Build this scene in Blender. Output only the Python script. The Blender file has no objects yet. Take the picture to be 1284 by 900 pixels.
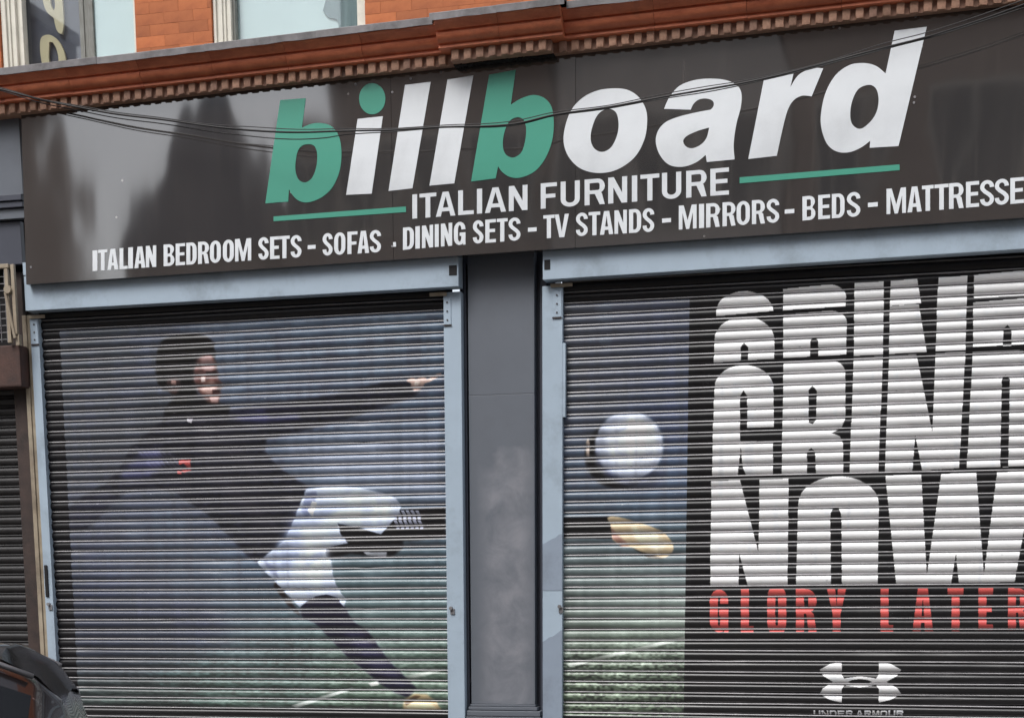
import bpy, bmesh, math, random
import numpy as np
from mathutils import Vector, Matrix
from mathutils.geometry import tessellate_polygon
rnd = random.Random(7)
scene = bpy.context.scene
COL = scene.collection

# ------------------------------------------------------------------ camera
F, PX, PY = 2000.0, 606.4, 1085.3          # calibration of the photograph (1284 x 900)
YAW, PIT, ROLL = -.2515, -.1763, -.0077
CAM = np.array([3.213, -11.456, 1.643])
_cy, _sy, _cp, _sp = math.cos(YAW), math.sin(YAW), math.cos(PIT), math.sin(PIT)
_f = np.array([_sy*_cp, _cy*_cp, _sp]); _r = np.array([_cy, -_sy, 0.]); _u = np.cross(_r, _f)
_c, _s = math.cos(ROLL), math.sin(ROLL)
MC = np.array([_c*_r+_s*_u, -_s*_r+_c*_u, _f])
cd = bpy.data.cameras.new('camera'); cam = bpy.data.objects.new('camera', cd); COL.objects.link(cam)
cd.sensor_fit = 'HORIZONTAL'; cd.sensor_width = 36; cd.lens = F/1284*36
cd.shift_x = (642-PX)/1284; cd.shift_y = (PY-450)/1284
cd.clip_start = .1; cd.clip_end = 3000
m = Matrix.Identity(4)
for i in range(3):
    m[i][0], m[i][1], m[i][2], m[i][3] = MC[0][i], MC[1][i], -MC[2][i], CAM[i]
cam.matrix_world = m
scene.camera = cam

def at(x, y, Y=0.0):
    """point of the vertical plane at depth Y that was surveyed at pixel (x, y)"""
    d = np.array([(x-PX)/F, -(y-PY)/F, 1.0])@MC
    p = CAM+d*((Y-CAM[1])/d[1])
    return float(p[0]), float(p[2])

# ------------------------------------------------------------------ sky, sun, exposure
SUN_EL, SUN_AZ = math.radians(52), math.radians(200)      # azimuth measured from +Y clockwise
w = bpy.data.worlds.new('World'); scene.world = w; w.use_nodes = True
nt = w.node_tree; bg = nt.nodes['Background']
sky = nt.nodes.new('ShaderNodeTexSky'); sky.sky_type = 'NISHITA'; sky.sun_disc = False
sky.sun_elevation = SUN_EL; sky.sun_rotation = SUN_AZ
sky.air_density = 1.0; sky.dust_density = 3.0; sky.ozone_density = 1.0; sky.altitude = 50
hs = nt.nodes.new('ShaderNodeHueSaturation'); hs.inputs['Saturation'].default_value = .40
nt.links.new(sky.outputs[0], hs.inputs['Color']); nt.links.new(hs.outputs[0], bg.inputs['Color'])
bg.inputs['Strength'].default_value = .15
sd = bpy.data.lights.new('sun', 'SUN'); sd.energy = 1.1; sd.angle = math.radians(25); sd.color = (1, .995, .98)
so = bpy.data.objects.new('sun', sd); COL.objects.link(so)
sdir = Vector((math.sin(SUN_AZ)*math.cos(SUN_EL), math.cos(SUN_AZ)*math.cos(SUN_EL), math.sin(SUN_EL)))
so.rotation_euler = (-sdir).to_track_quat('-Z', 'Y').to_euler(); so.location = sdir*40
scene.view_settings.view_transform = 'Standard'; scene.view_settings.look = 'None'
scene.view_settings.exposure = .62; scene.view_settings.gamma = 1

# ------------------------------------------------------------------ helpers
def lin(c):
    return tuple(((v/255)/12.92 if v/255 <= .04045 else ((v/255+.055)/1.055)**2.4) for v in c)

def mat(name, col, rough=.6, metal=0., spec=.5, var=0., vscale=4., col2=None, bump=0., bscale=60., stretch=(1, 1, 1), ior=None, coat=0., dirt=0.):
    """principled material; colour varies by object-space noise; optional grime in patches and fine relief"""
    mt = bpy.data.materials.new(name); mt.use_nodes = True
    t = mt.node_tree; b = t.nodes['Principled BSDF']; N = t.nodes.new; L = t.links.new
    b.inputs['Roughness'].default_value = rough; b.inputs['Metallic'].default_value = metal
    b.inputs['Specular IOR Level'].default_value = spec; b.inputs['Coat Weight'].default_value = coat
    if ior: b.inputs['IOR'].default_value = ior
    tc = N('ShaderNodeTexCoord'); mp = N('ShaderNodeMapping'); mp.inputs['Scale'].default_value = stretch
    L(tc.outputs['Object'], mp.inputs['Vector'])
    n = N('ShaderNodeTexNoise'); n.inputs['Scale'].default_value = vscale; n.inputs['Detail'].default_value = 6
    n.inputs['Roughness'].default_value = .62
    L(mp.outputs[0], n.inputs['Vector'])
    r = N('ShaderNodeMapRange'); r.inputs['From Min'].default_value = .3; r.inputs['From Max'].default_value = .7
    L(n.outputs['Fac'], r.inputs['Value'])
    mx = N('ShaderNodeMix'); mx.data_type = 'RGBA'
    c2 = col2 if col2 else tuple(v*(1-var) for v in col)
    c1 = col if col2 else tuple(min(1, v*(1+var*.5)) for v in col)
    mx.inputs[6].default_value = (*c1, 1); mx.inputs[7].default_value = (*c2, 1)
    L(r.outputs[0], mx.inputs[0]); last = mx.outputs[2]
    if dirt:
        n2 = N('ShaderNodeTexNoise'); n2.inputs['Scale'].default_value = 2.3; n2.inputs['Detail'].default_value = 9; n2.inputs['Roughness'].default_value = .7
        L(tc.outputs['Object'], n2.inputs['Vector'])
        r2 = N('ShaderNodeMapRange'); r2.inputs['From Min'].default_value = .52; r2.inputs['From Max'].default_value = .72; r2.inputs['To Max'].default_value = dirt
        L(n2.outputs['Fac'], r2.inputs['Value'])
        m2 = N('ShaderNodeMix'); m2.data_type = 'RGBA'; m2.inputs[7].default_value = (.035, .03, .026, 1)
        L(r2.outputs[0], m2.inputs[0]); L(last, m2.inputs[6]); last = m2.outputs[2]
    L(last, b.inputs['Base Color'])
    if bump:
        nb = N('ShaderNodeTexNoise'); nb.inputs['Scale'].default_value = bscale; nb.inputs['Detail'].default_value = 4
        L(tc.outputs['Object'], nb.inputs['Vector'])
        bp = N('ShaderNodeBump'); bp.inputs['Strength'].default_value = 1; bp.inputs['Distance'].default_value = bump
        L(nb.outputs['Fac'], bp.inputs['Height']); L(bp.outputs[0], b.inputs['Normal'])
    return mt

def empty(name, loc=(0, 0, 0), label=None, cat=None, group=None, kind=None, parent=None):
    o = bpy.data.objects.new(name, None); COL.objects.link(o); o.location = loc; o.empty_display_size = .2
    if parent: o.parent = parent; o.location = Vector(loc)-Vector(wloc(parent))
    tag(o, label, cat, group, kind); return o

def tag(o, label=None, cat=None, group=None, kind=None):
    for k, v in (('label', label), ('category', cat), ('group', group), ('kind', kind)):
        if v: o[k] = v
    return o

def wloc(o):
    v = Vector((0, 0, 0))
    while o: v += o.location; o = o.parent
    return v

def link(name, me, mats, parent=None, loc=(0, 0, 0)):
    """mesh data in world metres relative to loc"""
    o = bpy.data.objects.new(name, me); COL.objects.link(o)
    if me.materials.__len__() == 0:
        for mm in (mats if isinstance(mats, (list, tuple)) else [mats]): me.materials.append(mm)
    if parent: o.parent = parent; o.location = Vector(loc)-wloc(parent)
    else: o.location = loc
    return o

def fin(bm, name, mats, parent=None, loc=(0, 0, 0), smooth=False):
    bmesh.ops.recalc_face_normals(bm, faces=bm.faces)
    bmesh.ops.translate(bm, verts=bm.verts, vec=-Vector(loc))
    me = bpy.data.meshes.new(name); bm.to_mesh(me); bm.free()
    if smooth:
        for p in me.polygons: p.use_smooth = True
        if smooth != 'all': me.set_sharp_from_angle(angle=math.radians(35))
    return link(name, me, mats, parent, loc)

def box(bm, x0, x1, y0, y1, z0, z1, sx=0., bev=0., mi=0):
    """axis box; sx = rise of z per metre of x"""
    g = bmesh.ops.create_cube(bm, size=1)
    vs = g['verts']
    for v in vs:
        x = x0 if v.co.x < 0 else x1; y = y0 if v.co.y < 0 else y1; z = z0 if v.co.z < 0 else z1
        v.co = (x, y, z+sx*x)
    fs = list({f for v in vs for f in v.link_faces})
    for f_ in fs: f_.material_index = mi
    if bev:
        es = list({e for v in vs for e in v.link_edges})
        bmesh.ops.bevel(bm, geom=es, offset=bev, segments=2, affect='EDGES', profile=.6)

def tube(bm, pts, r, n=8, mi=0, cap=True):
    pts = [Vector(p) for p in pts]; rings = []
    for i, p in enumerate(pts):
        d = (pts[min(i+1, len(pts)-1)]-pts[max(i-1, 0)]).normalized()
        a = d.cross(Vector((0, 0, 1)))
        if a.length < 1e-3: a = d.cross(Vector((1, 0, 0)))
        a.normalize(); b = d.cross(a); rr = r[i] if isinstance(r, (list, tuple)) else r
        rings.append([bm.verts.new(p+(a*math.cos(2*math.pi*k/n)+b*math.sin(2*math.pi*k/n))*rr) for k in range(n)])
    for A, B in zip(rings, rings[1:]):
        for k in range(n): bm.faces.new((A[k], A[(k+1) % n], B[(k+1) % n], B[k])).material_index = mi
    if cap:
        bm.faces.new(rings[0][::-1]); bm.faces.new(rings[-1])

def spline(pts, closed=True, n=6):
    """catmull-rom through (x,y) or (x,y,'C') corners"""
    out = []; N_ = len(pts)
    P = [np.array(p[:2], float) for p in pts]; cor = [len(p) > 2 for p in pts]
    rng = range(N_) if closed else range(N_-1)
    for i in rng:
        a, b = P[i], P[(i+1) % N_]
        if cor[i] and cor[(i+1) % N_]: out.append(a); continue
        p0 = P[i-1] if not cor[i] and (closed or i > 0) else a-(b-a)*.5
        p3 = P[(i+2) % N_] if not cor[(i+1) % N_] and (closed or i+2 < N_) else b+(b-a)*.5
        for k in range(n):
            t = k/n
            out.append(.5*((2*a)+(-p0+b)*t+(2*p0-5*a+4*b-p3)*t*t+(-p0+3*a-3*b+p3)*t**3))
    if not closed: out.append(P[-1])
    return [tuple(p) for p in out]

def slab_mesh(name, contours, y, th, mats, parent=None):
    """flat shape with holes in the XZ plane: contours = [outer, hole, ...] in (X, Z); front at y, thickness th"""
    cs = [[Vector((p[0], p[1], 0)) for p in c] for c in contours]
    tris = tessellate_polygon(cs)
    flat = [v for c in cs for v in c]; n = len(flat)
    cx = sum(v.x for v in flat)/n; cz = sum(v.y for v in flat)/n
    vs = [(v.x-cx, 0, v.y-cz) for v in flat]+[(v.x-cx, th, v.y-cz) for v in flat]
    fs = []
    for t in tris:
        a, b, c = [flat[i] for i in t]
        if (b-a).cross(c-a).z < 0: t = (t[0], t[2], t[1])
        fs.append(tuple(t))
    k = 0
    for c in cs:
        L_ = len(c)
        for i in range(L_):
            a, b = k+i, k+(i+1) % L_; fs.append((a, b, b+n, a+n))
        k += L_
    me = bpy.data.meshes.new(name); me.from_pydata(vs, [], fs); me.update()
    return link(name, me, mats, parent, (cx, y, cz))

# ------------------------------------------------------------------ lettering: glyphs in a box w wide and 1 high
def arc(cx, cy, rx, ry, a0, a1, n=7):
    return [(cx+rx*math.cos(math.radians(a0+(a1-a0)*i/n)), cy+ry*math.sin(math.radians(a0+(a1-a0)*i/n))) for i in range(n+1)]
def rrect(x0, x1, y0, y1, rl, rr, ry):
    p = []
    p += arc(x1-rr, y1-ry, rr, ry, 90, 0) if rr else [(x1, y1)]
    p += arc(x1-rr, y0+ry, rr, ry, 0, -90) if rr else [(x1, y0)]
    p += arc(x0+rl, y0+ry, rl, ry, 270, 180) if rl else [(x0, y0)]
    p += arc(x0+rl, y1-ry, rl, ry, 180, 90) if rl else [(x0, y1)]
    return p
def stroke(c, t, th):
    c = [np.array(p, float) for p in c]; A = []; B = []
    for i, p in enumerate(c):
        d = c[min(i+1, len(c)-1)]-c[max(i-1, 0)]; d /= np.hypot(*d); nx, ny = -d[1], d[0]
        o = np.array([nx*t/2, ny*th/2]); A.append(tuple(p+o)); B.append(tuple(p-o))
    return A, B
def glyph(ch, w, t, h, rd=1.0):
    r = min(w/2, .5)*rd; ry = min(.32, .5)*(.75+.25*rd)
    if ch == 'I': return [[(0, 0), (w, 0), (w, 1), (0, 1)]]
    if ch == '-': return [[(0, .34), (w, .34), (w, .34+h*1.25), (0, .34+h*1.25)]]
    if ch == 'T': return [[(w/2-t/2, 0), (w/2+t/2, 0), (w/2+t/2, 1-h), (w, 1-h), (w, 1), (0, 1), (0, 1-h), (w/2-t/2, 1-h)]]
    if ch == 'L': return [[(0, 0), (w, 0), (w, h), (t, h), (t, 1), (0, 1)]]
    if ch == 'E': return [[(0, 0), (w, 0), (w, h), (t, h), (t, .5-h*.4), (w*.92, .5-h*.4), (w*.92, .5+h*.6), (t, .5+h*.6), (t, 1-h), (w, 1-h), (w, 1), (0, 1)]]
    if ch == 'F': return [[(0, 0), (t, 0), (t, .47-h*.4), (w*.9, .47-h*.4), (w*.9, .47+h*.6), (t, .47+h*.6), (t, 1-h), (w, 1-h), (w, 1), (0, 1)]]
    if ch == 'N':
        a = t*1.1; k = (w-a-t)/(w-a)
        return [[(0, 0), (t, 0), (t, k*.98), (w-a, 0), (w, 0), (w, 1), (w-t, 1), (w-t, 1-k*.98), (a, 1), (0, 1)]]
    if ch == 'M':
        s = t*.92
        return [[(0, 0), (s, 0), (s, .7), (w/2-s*.42, 0), (w/2+s*.42, 0), (w-s, .7), (w-s, 0), (w, 0), (w, 1), (w-s*1.35, 1), (w/2, .36), (s*1.35, 1), (0, 1)]]
    if ch == 'A':
        p = t*.62; y1 = .2; y2 = y1+h
        e = lambda y: (w/2-p)*y; q = t*1.02; i_ = lambda y: q+(w/2-q)*y/ .84
        return [[(0, 0), (q, 0), (i_(y1), y1), (w-i_(y1), y1), (w-q, 0), (w, 0), (w/2+p, 1), (w/2-p, 1)], [(i_(y2), y2), (w/2, .82), (w-i_(y2), y2)]]
    if ch == 'V':
        p = t*.6; return [[(w/2-p, 0), (w/2+p, 0), (w, 1), (w-t, 1), (w/2, .25), (t, 1), (0, 1)]]
    if ch == 'Y':
        return [[(w/2-t/2, 0), (w/2+t/2, 0), (w/2+t/2, .42), (w, 1), (w-t, 1), (w/2, .62), (t, 1), (0, 1), (w/2-t/2, .42)]]
    if ch == 'O': return [rrect(0, w, 0, 1, r, r, ry), rrect(t, w-t, h, 1-h, max(r-t, .02), max(r-t, .02), max(ry-h, .04))]
    if ch == 'D': return [rrect(0, w, 0, 1, 0, r*.95, ry), rrect(t, w-t, h, 1-h, 0, max(r-t, .02), max(ry-h, .04))]
    if ch == 'B':
        rr = min(.24, w*.48)
        o = [(0, 1)]+[(0, 0)]+[(w-rr, 0)]+arc(w-rr, .265, rr, .265, -90, 55, 7)+[(w-rr*.55, .51)]+arc(w-rr-.01, .76, rr*.95, .24, -50, 90, 7)
        return [o, rrect(t, w-t, h, .5-h*.45, 0, max(rr-t, .02), .07), rrect(t, w-t-.015, .5+h*.5, 1-h, 0, max(rr-t, .02), .07)]
    if ch == 'R':
        rr = min(.27, w*.5)
        o = [(0, 1), (0, 0), (t, 0), (t, .42), (w*.5, .42), (w-t, 0), (w, 0), (w*.86, .42)]+arc(w-rr, .71, rr, .27, -62, 0, 5)+arc(w-rr, .71, rr, .29, 0, 90, 5)
        return [o, rrect(t, w-t-.005, .42+h*.9, 1-h, 0, max(rr-t, .02), .08)]
    if ch == 'U':
        ryy = .3; a = arc(w/2, ryy, w/2, ryy, 180, 360, 12); b = arc(w/2, ryy, w/2-t, ryy-h, 360, 180, 12)
        return [[(0, 1)]+a+[(w, 1), (w-t, 1)]+b+[(t, 1)]]
    if ch == 'G':
        a = arc(w/2, 1-ry, w/2, ry, 0, 180)+arc(w/2, ry, w/2, ry, 180, 270, 5)
        o = [(w-t, .66), (w, .66)]+a+[(w*.72, .02), (w-t*.62, .09), (w-t*.55, 0), (w, 0), (w, .53), (w*.5, .53), (w*.5, .53-h), (w-t, .53-h), (w-t, ry*.95)]
        o += arc(w/2, ry, w/2-t, ry-h, 0, -180, 8)+arc(w/2, 1-ry, w/2-t, ry-h, 180, 0, 8)
        return [o]
    if ch == 'S':
        rx = (w-t)/2; ya = .265; rb = ya-h/2; c = arc(w/2, 1-ya+.005, rx, rb-.003, -5, 205, 12)
        c += [(w/2-rx*.45, .5+rb*.32), (w/2+rx*.45, .5-rb*.32)]+arc(w/2, ya-.005, rx, rb-.003, 25, -185, 12)
        A, B = stroke(c, t, h)
        return [A+B[::-1]]
    return [[(0, 0), (w, 0), (w, 1), (0, 1)]]

# ------------------------------------------------------------------ the printed film on the two shutters (drawn here, metre by metre)
RES = .003
class Print:
    def __init__(s, x0, x1, z0, z1):
        s.x0, s.x1, s.z0, s.z1 = x0, x1, z0, z1
        s.w = int((x1-x0)/RES); s.h = int((z1-z0)/RES)
        s.a = np.zeros((s.h, s.w, 3), np.float32)
        s.rng = np.random.default_rng(3); s.gloss = np.ones((s.h, s.w), np.float32)
        s.X = x0+(np.arange(s.w)+.5)*RES; s.Z = z0+(np.arange(s.h)+.5)*RES
    def noise(s, cx, cz):
        """smooth value noise with cells cx by cz metres, 0..1"""
        gw = int((s.x1-s.x0)/cx)+3; gh = int((s.z1-s.z0)/cz)+3
        g = s.rng.random((gh, gw)).astype(np.float32)
        u = (s.X-s.x0)/cx; v = (s.Z-s.z0)/cz
        iu = u.astype(int); iv = v.astype(int); fu = u-iu; fv = v-iv
        fu = fu*fu*(3-2*fu); fv = (fv*fv*(3-2*fv))[:, None]
        a = g[iv][:, iu]*(1-fu)+g[iv][:, iu+1]*fu; b = g[iv+1][:, iu]*(1-fu)+g[iv+1][:, iu+1]*fu
        return a*(1-fv)+b*fv
    def mask(s, cs):
        cnt = np.zeros((s.h, s.w+1), np.int32)
        for c in cs:
            p = [((x-s.x0)/RES-.5, (z-s.z0)/RES-.5) for x, z in c]
            for (xa, ya), (xb, yb) in zip(p, p[1:]+p[:1]):
                if ya == yb: continue
                if ya > yb: xa, ya, xb, yb = xb, yb, xa, ya
                r0 = max(0, math.ceil(ya)); r1 = min(s.h-1, math.ceil(yb)-1)
                if r1 < r0: continue
                rr = np.arange(r0, r1+1); xx = xa+(rr-ya)*(xb-xa)/(yb-ya)
                np.add.at(cnt, (rr, np.clip(np.ceil(xx), 0, s.w).astype(int)), 1)
        return (np.cumsum(cnt, 1)[:, :s.w] % 2).astype(np.float32)
    def blur(s, m_, n):
        k = int(n)
        for _ in range(2):
            for ax in (0, 1):
                c = np.cumsum(np.pad(m_, [(k+1, k) if i == ax else (0, 0) for i in (0, 1)], mode='edge'), ax)
                m_ = (np.take(c, range(2*k+1, c.shape[ax]), ax)-np.take(c, range(0, c.shape[ax]-2*k-1), ax))/(2*k+1)
        return m_
    def fill(s, px, col, alpha=1., blur=0, smooth=False, grain=0.):
        cs = px if isinstance(px[0][0], (list, tuple)) else [px]
        if smooth: cs = [spline(c) for c in cs]
        m_ = s.mask([[at(x, y) for x, y in [q[:2] for q in c]] for c in cs])
        if blur: m_ = s.blur(m_, blur)
        m_ = (m_*alpha)[..., None]; c = np.array(col, np.float32)
        if grain: c = c*(1+grain*(s.noise(.03, .02)-.5)*2)[..., None]
        s.a = s.a*(1-m_)+c*m_
    def grad(s, pts, sig=.55):
        W = 0; A = 0
        for x, y, c in pts:
            X, Z = at(x, y)
            g = np.exp(-((s.X[None, :]-X)**2+(s.Z[:, None]-Z)**2)/(2*sig*sig)).astype(np.float32)[..., None]+1e-9
            W = W+g; A = A+g*np.array(c, np.float32)
        return A/W
    def text(s, ch, x0, x1, yt, yb, t, h, col, rd=1.):
        w_ = (x1-x0)/abs(yb-yt)
        cs = [[(x0+u*(yb-yt), yb+(yt-yb)*v) for u, v in c] for c in glyph(ch, w_, t, h, rd)]
        s.fill(cs, col)
    def desat(s, k):
        g = s.a.mean(2, keepdims=True); s.a = g+(s.a-g)*k
    def image(s, name):
        """ink colour of the film (its sheen is left to the gloss) and, in alpha, how glossy the film is"""
        im = bpy.data.images.new(name, s.w, s.h, alpha=True); px = np.ones((s.h, s.w, 4), np.float32)
        l = np.clip(s.a, 0, 255)/255; l = np.where(l <= .04045, l/12.92, ((l+.055)/1.055)**2.4)
        l = np.clip((l-.055*s.gloss[..., None]*np.clip(l/.12, 0, 1))/.78, .006, .86)
        g_ = l.mean(2, keepdims=True); l = np.clip(g_+(l-g_)*.72, .005, 1)
        px[..., :3] = np.where(l <= .0031308, l*12.92, 1.055*l**(1/2.4)-.055); px[..., 3] = s.gloss
        im.alpha_mode = 'CHANNEL_PACKED'
        im.pixels.foreach_set(px.ravel()); im.update(); im.pack(); return im

BLACK = (30, 29, 32)
# left shutter: a footballer kicking, on a misty pitch
PA = Print(-3.26, .09, 0, 3.83)
bgA = PA.grad([(80, 420, (112, 113, 126)), (160, 450, (105, 108, 124)), (320, 400, (135, 137, 152)), (500, 400, (142, 146, 162)), (540, 470, (118, 128, 148)),
               (430, 450, (132, 137, 156)), (330, 470, (120, 124, 145)), (150, 540, (96, 100, 116)), (100, 580, (92, 95, 112)), (460, 560, (134, 146, 168)), (540, 600, (118, 132, 160)),
               (380, 570, (140, 144, 166)), (180, 650, (112, 116, 134)), (120, 700, (96, 100, 124)), (250, 700, (118, 122, 142)), (300, 740, (98, 110, 140)), (120, 770, (72, 78, 112)),
               (200, 760, (110, 116, 134)), (470, 720, (140, 152, 158)), (540, 700, (134, 146, 160)), (500, 760, (172, 182, 176)), (100, 810, (52, 58, 98)), (200, 820, (108, 124, 122)),
               (320, 800, (150, 164, 160)), (540, 810, (166, 180, 162)), (150, 860, (128, 148, 128)), (300, 860, (140, 160, 140)), (480, 860, (142, 158, 134)), (540, 860, (120, 136, 108)), (110, 870, (108, 128, 108))], .34)
PA.a = bgA*np.array((.69, .79, .835), np.float32)*(1+.20*(PA.noise(.5, .35)-.5)+.12*(PA.noise(.16, .05)-.5)+.08*(PA.noise(.05, .03)-.5))[..., None]
PA.desat(.85)
gz = np.clip((at(300, 760)[1]-PA.Z)/.5, 0, 1)[:, None]
PA.a *= (1-gz*.34*(PA.noise(.03, .012)-.45)-gz*.26*(PA.noise(.25, .03)-.5))[..., None]
PA.a[..., 0] *= 1+.03*gz; PA.a[..., 2] *= 1-.03*gz
PA.fill([(90, 480), (200, 520), (190, 600), (90, 640)], (84, 86, 104), .35, 40)
PA.fill([(90, 640), (240, 640), (330, 740), (330, 830), (200, 790), (88, 700)], (122, 128, 140), .35, 45)
PA.fill([(85, 740), (230, 760), (300, 790), (170, 840), (88, 840)], (52, 58, 92), .55, 35)
PA.fill([(340, 560), (560, 530), (560, 640), (400, 600)], (150, 156, 180), .5, 30)
NAVY = (34, 36, 56)
body = [(220, 500), (236, 510), (256, 512), (285, 515), (330, 508), (395, 500), (440, 491), (481, 480), (510, 477), (528, 488), (520, 497), (475, 512), (439, 524), (405, 534), (376, 541), (335, 550), (332, 566), (349, 586), (385, 610), (378, 640), (362, 665), (340, 690), (325, 706), (311, 697), (284, 668), (260, 644), (235, 628), (221, 617), (185, 612), (160, 617), (140, 631), (128, 646), (111, 662), (84, 668), (84, 640), (106, 622), (133, 607), (150, 588), (165, 561), (185, 543), (203, 529), (212, 510)]
PA.fill(body, NAVY, .93, 3, grain=.3)
PA.fill([(286, 520), (330, 512), (372, 512), (378, 526), (330, 534), (300, 530)], (66, 70, 122), .85, 6)
PA.fill([(150, 594), (175, 568), (200, 560), (205, 585), (180, 605), (155, 604)], (76, 82, 128), .8, 7)
PA.fill([(84, 640), (130, 615), (150, 625), (112, 658), (84, 664)], (58, 62, 92), .7, 7)
PA.fill([(330, 512), (400, 505), (395, 516), (340, 524)], (38, 38, 62), .8, 5)
for i in range(7): PA.fill([(168+i*7, 560+i*1.5), (172+i*7, 559+i*1.5), (196+i*6, 590), (193+i*6, 591)], (120, 122, 150), .45, 1)
PA.fill([(240, 520), (300, 525), (330, 600), (360, 650), (320, 660), (260, 600)], (46, 46, 64), .7, 16)
PA.fill([(222, 496), (262, 500), (290, 512), (286, 520), (218, 520), (205, 532), (207, 512)], (22, 20, 28), .95, 2)
PA.fill([(196, 462), (198, 440), (206, 427), (224, 421), (248, 420), (264, 426), (269, 438), (268, 452), (250, 450), (244, 470), (246, 500), (222, 504), (214, 492), (203, 488), (198, 478)], (24, 21, 25), 1, 2, True)
FACE = (176, 132, 124)
PA.fill([(248, 450), (262, 445), (269, 450), (272, 463), (274, 474), (279, 482), (276, 489), (276, 498), (274, 506), (264, 507), (254, 497), (247, 488), (243, 468)], (120, 84, 78), 1, 3, True, .2)
PA.fill([(252, 449), (263, 446), (268, 454), (268, 466), (260, 468), (252, 460)], (182, 146, 144), .8, 4, True)
PA.fill([(258, 482), (268, 478), (271, 488), (262, 494), (252, 490)], (206, 166, 154), .8, 3, True)
PA.fill([(253, 472), (258, 473), (258, 479), (253, 480)], (224, 206, 200), .8, 1)
PA.fill([(258, 466), (271, 465), (272, 470), (258, 471)], (50, 30, 32), .8, 1)
PA.fill([(266, 489), (276, 488), (275, 493), (266, 494)], (70, 36, 38), .8, 1)
PA.fill([(262, 497), (275, 496), (274, 505), (266, 505)], (196, 160, 154), .8, 1)
PA.fill([(211, 476), (224, 475), (227, 481), (222, 494), (216, 494), (210, 486)], (96, 66, 64), .8, 2, True)
PA.fill([(216, 477), (222, 478), (221, 483), (215, 482)], (200, 160, 150), .8, 1)
for q in ([(225, 578), (229, 582), (226, 586)], [(233, 574), (235, 580), (233, 584)]): PA.fill(q, (70, 30, 38), .8, 1)
PA.fill([(234, 524), (243, 523), (241, 531), (236, 529)], (225, 222, 225), .9, 0)
for q in ([(224, 577), (233, 575), (232, 581), (225, 583)], [(230, 578), (239, 575), (240, 590), (231, 593), (226, 589), (234, 586)], [(222, 590), (229, 591), (228, 595), (223, 594)]): PA.fill(q, (205, 52, 52), .95, 1)
PA.fill([(509, 478), (516, 473), (522, 476), (530, 471), (536, 476), (548, 469), (553, 468), (553, 471), (540, 479), (533, 481), (527, 489), (520, 491), (514, 486), (516, 481)], (214, 178, 162), .95, 1)
PA.fill([(521, 478), (528, 478), (524, 484), (519, 484)], (246, 226, 214), .9, 1)
legs = [(420, 656), (460, 664), (478, 669), (490, 655), (500, 640), (527, 638), (559, 636), (559, 674), (506, 678), (504, 688), (490, 699), (470, 697), (440, 694), (412, 701), (405, 690)]
PA.fill(legs, (26, 24, 30), .96, 2)
PA.fill([(436, 676), (470, 672), (500, 676), (559, 672), (559, 700), (505, 700), (470, 690)], (126, 134, 148), .0, 2)
PA.fill([(527, 656), (559, 656), (559, 662), (500, 662)], (88, 84, 84), .7, 2)
for i in range(6):
    for j in range(4): PA.fill([(491+i*6+j*1.5, 640+j*6), (495+i*6+j*1.5, 640+j*6), (497+i*6+j*1.5, 645+j*6), (493+i*6+j*1.5, 645+j*6)], (196, 204, 232), .8, 0)
PA.fill([(376, 762), (390, 748), (412, 744), (428, 752), (442, 778), (463, 793), (478, 815), (488, 829), (506, 846), (522, 862), (512, 874), (492, 866), (478, 857), (453, 836), (435, 822), (410, 795), (396, 781), (380, 774)], (36, 34, 66), .98, 2)
PA.fill([(430, 790), (455, 792), (500, 845), (510, 862), (470, 840)], (58, 58, 104), .8, 6)
PA.fill([(346, 728), (368, 758), (378, 772), (366, 764), (344, 736)], (52, 36, 38), .9, 2)
shorts = [(384, 614), (417, 608), (453, 612), (480, 618), (497, 625), (503, 634), (500, 645), (490, 657), (478, 670), (456, 663), (424, 656), (428, 670), (437, 681), (421, 684), (409, 687), (408, 697), (416, 703), (418, 722), (424, 737), (434, 752), (432, 761), (422, 749), (410, 745), (396, 747), (384, 754), (376, 761), (362, 747), (345, 728), (330, 714), (323, 704), (339, 692), (357, 677), (368, 654), (376, 632)]
PA.fill(shorts, (184, 199, 226), 1, 1)
PA.fill([(440, 618), (495, 630), (488, 650), (430, 646), (410, 660), (420, 640)], (214, 226, 244), .8, 9)
PA.fill([(370, 640), (400, 640), (398, 690), (350, 720), (335, 706)], (150, 166, 204), .55, 9)
PA.fill([(380, 660), (410, 656), (414, 720), (396, 735), (372, 722)], (214, 226, 246), .8, 10)
PA.fill([(384, 618), (398, 616), (394, 640), (384, 650), (378, 640)], (120, 134, 176), .8, 2)
PA.fill([(386, 640), (392, 628), (398, 630), (392, 648)], (238, 242, 250), .9, 1)
for q in ([(250, 540), (300, 560), (330, 600), (322, 604), (290, 572), (248, 550)], [(270, 590), (320, 630), (352, 664), (345, 668), (308, 640), (266, 600)], [(236, 515), (262, 530), (258, 540), (232, 524)]): PA.fill(q, (70, 66, 84), .5, 5)
for q in ([(400, 640), (430, 632), (470, 636), (470, 641), (430, 640), (402, 648)], [(382, 700), (404, 690), (406, 696), (386, 712)], [(352, 700), (372, 690), (376, 696), (356, 712)]): PA.fill(q, (150, 166, 202), .6, 3)
PA.fill([(330, 700), (346, 712), (350, 726), (338, 716)], (110, 120, 164), .6, 2)
PA.fill([(456, 692), (486, 692), (484, 699), (460, 696)], (206, 214, 226), .9, 1)
PA.fill([(505, 890), (507, 876), (520, 869), (536, 870), (548, 880), (554, 890)], (206, 182, 132), 1, 2)
PA.fill([(508, 884), (520, 879), (540, 880), (548, 888), (512, 889)], (240, 222, 176), .9, 2)
PA.fill([(520, 871), (528, 872), (510, 884), (507, 880)], (110, 86, 56), .8, 1)
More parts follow.
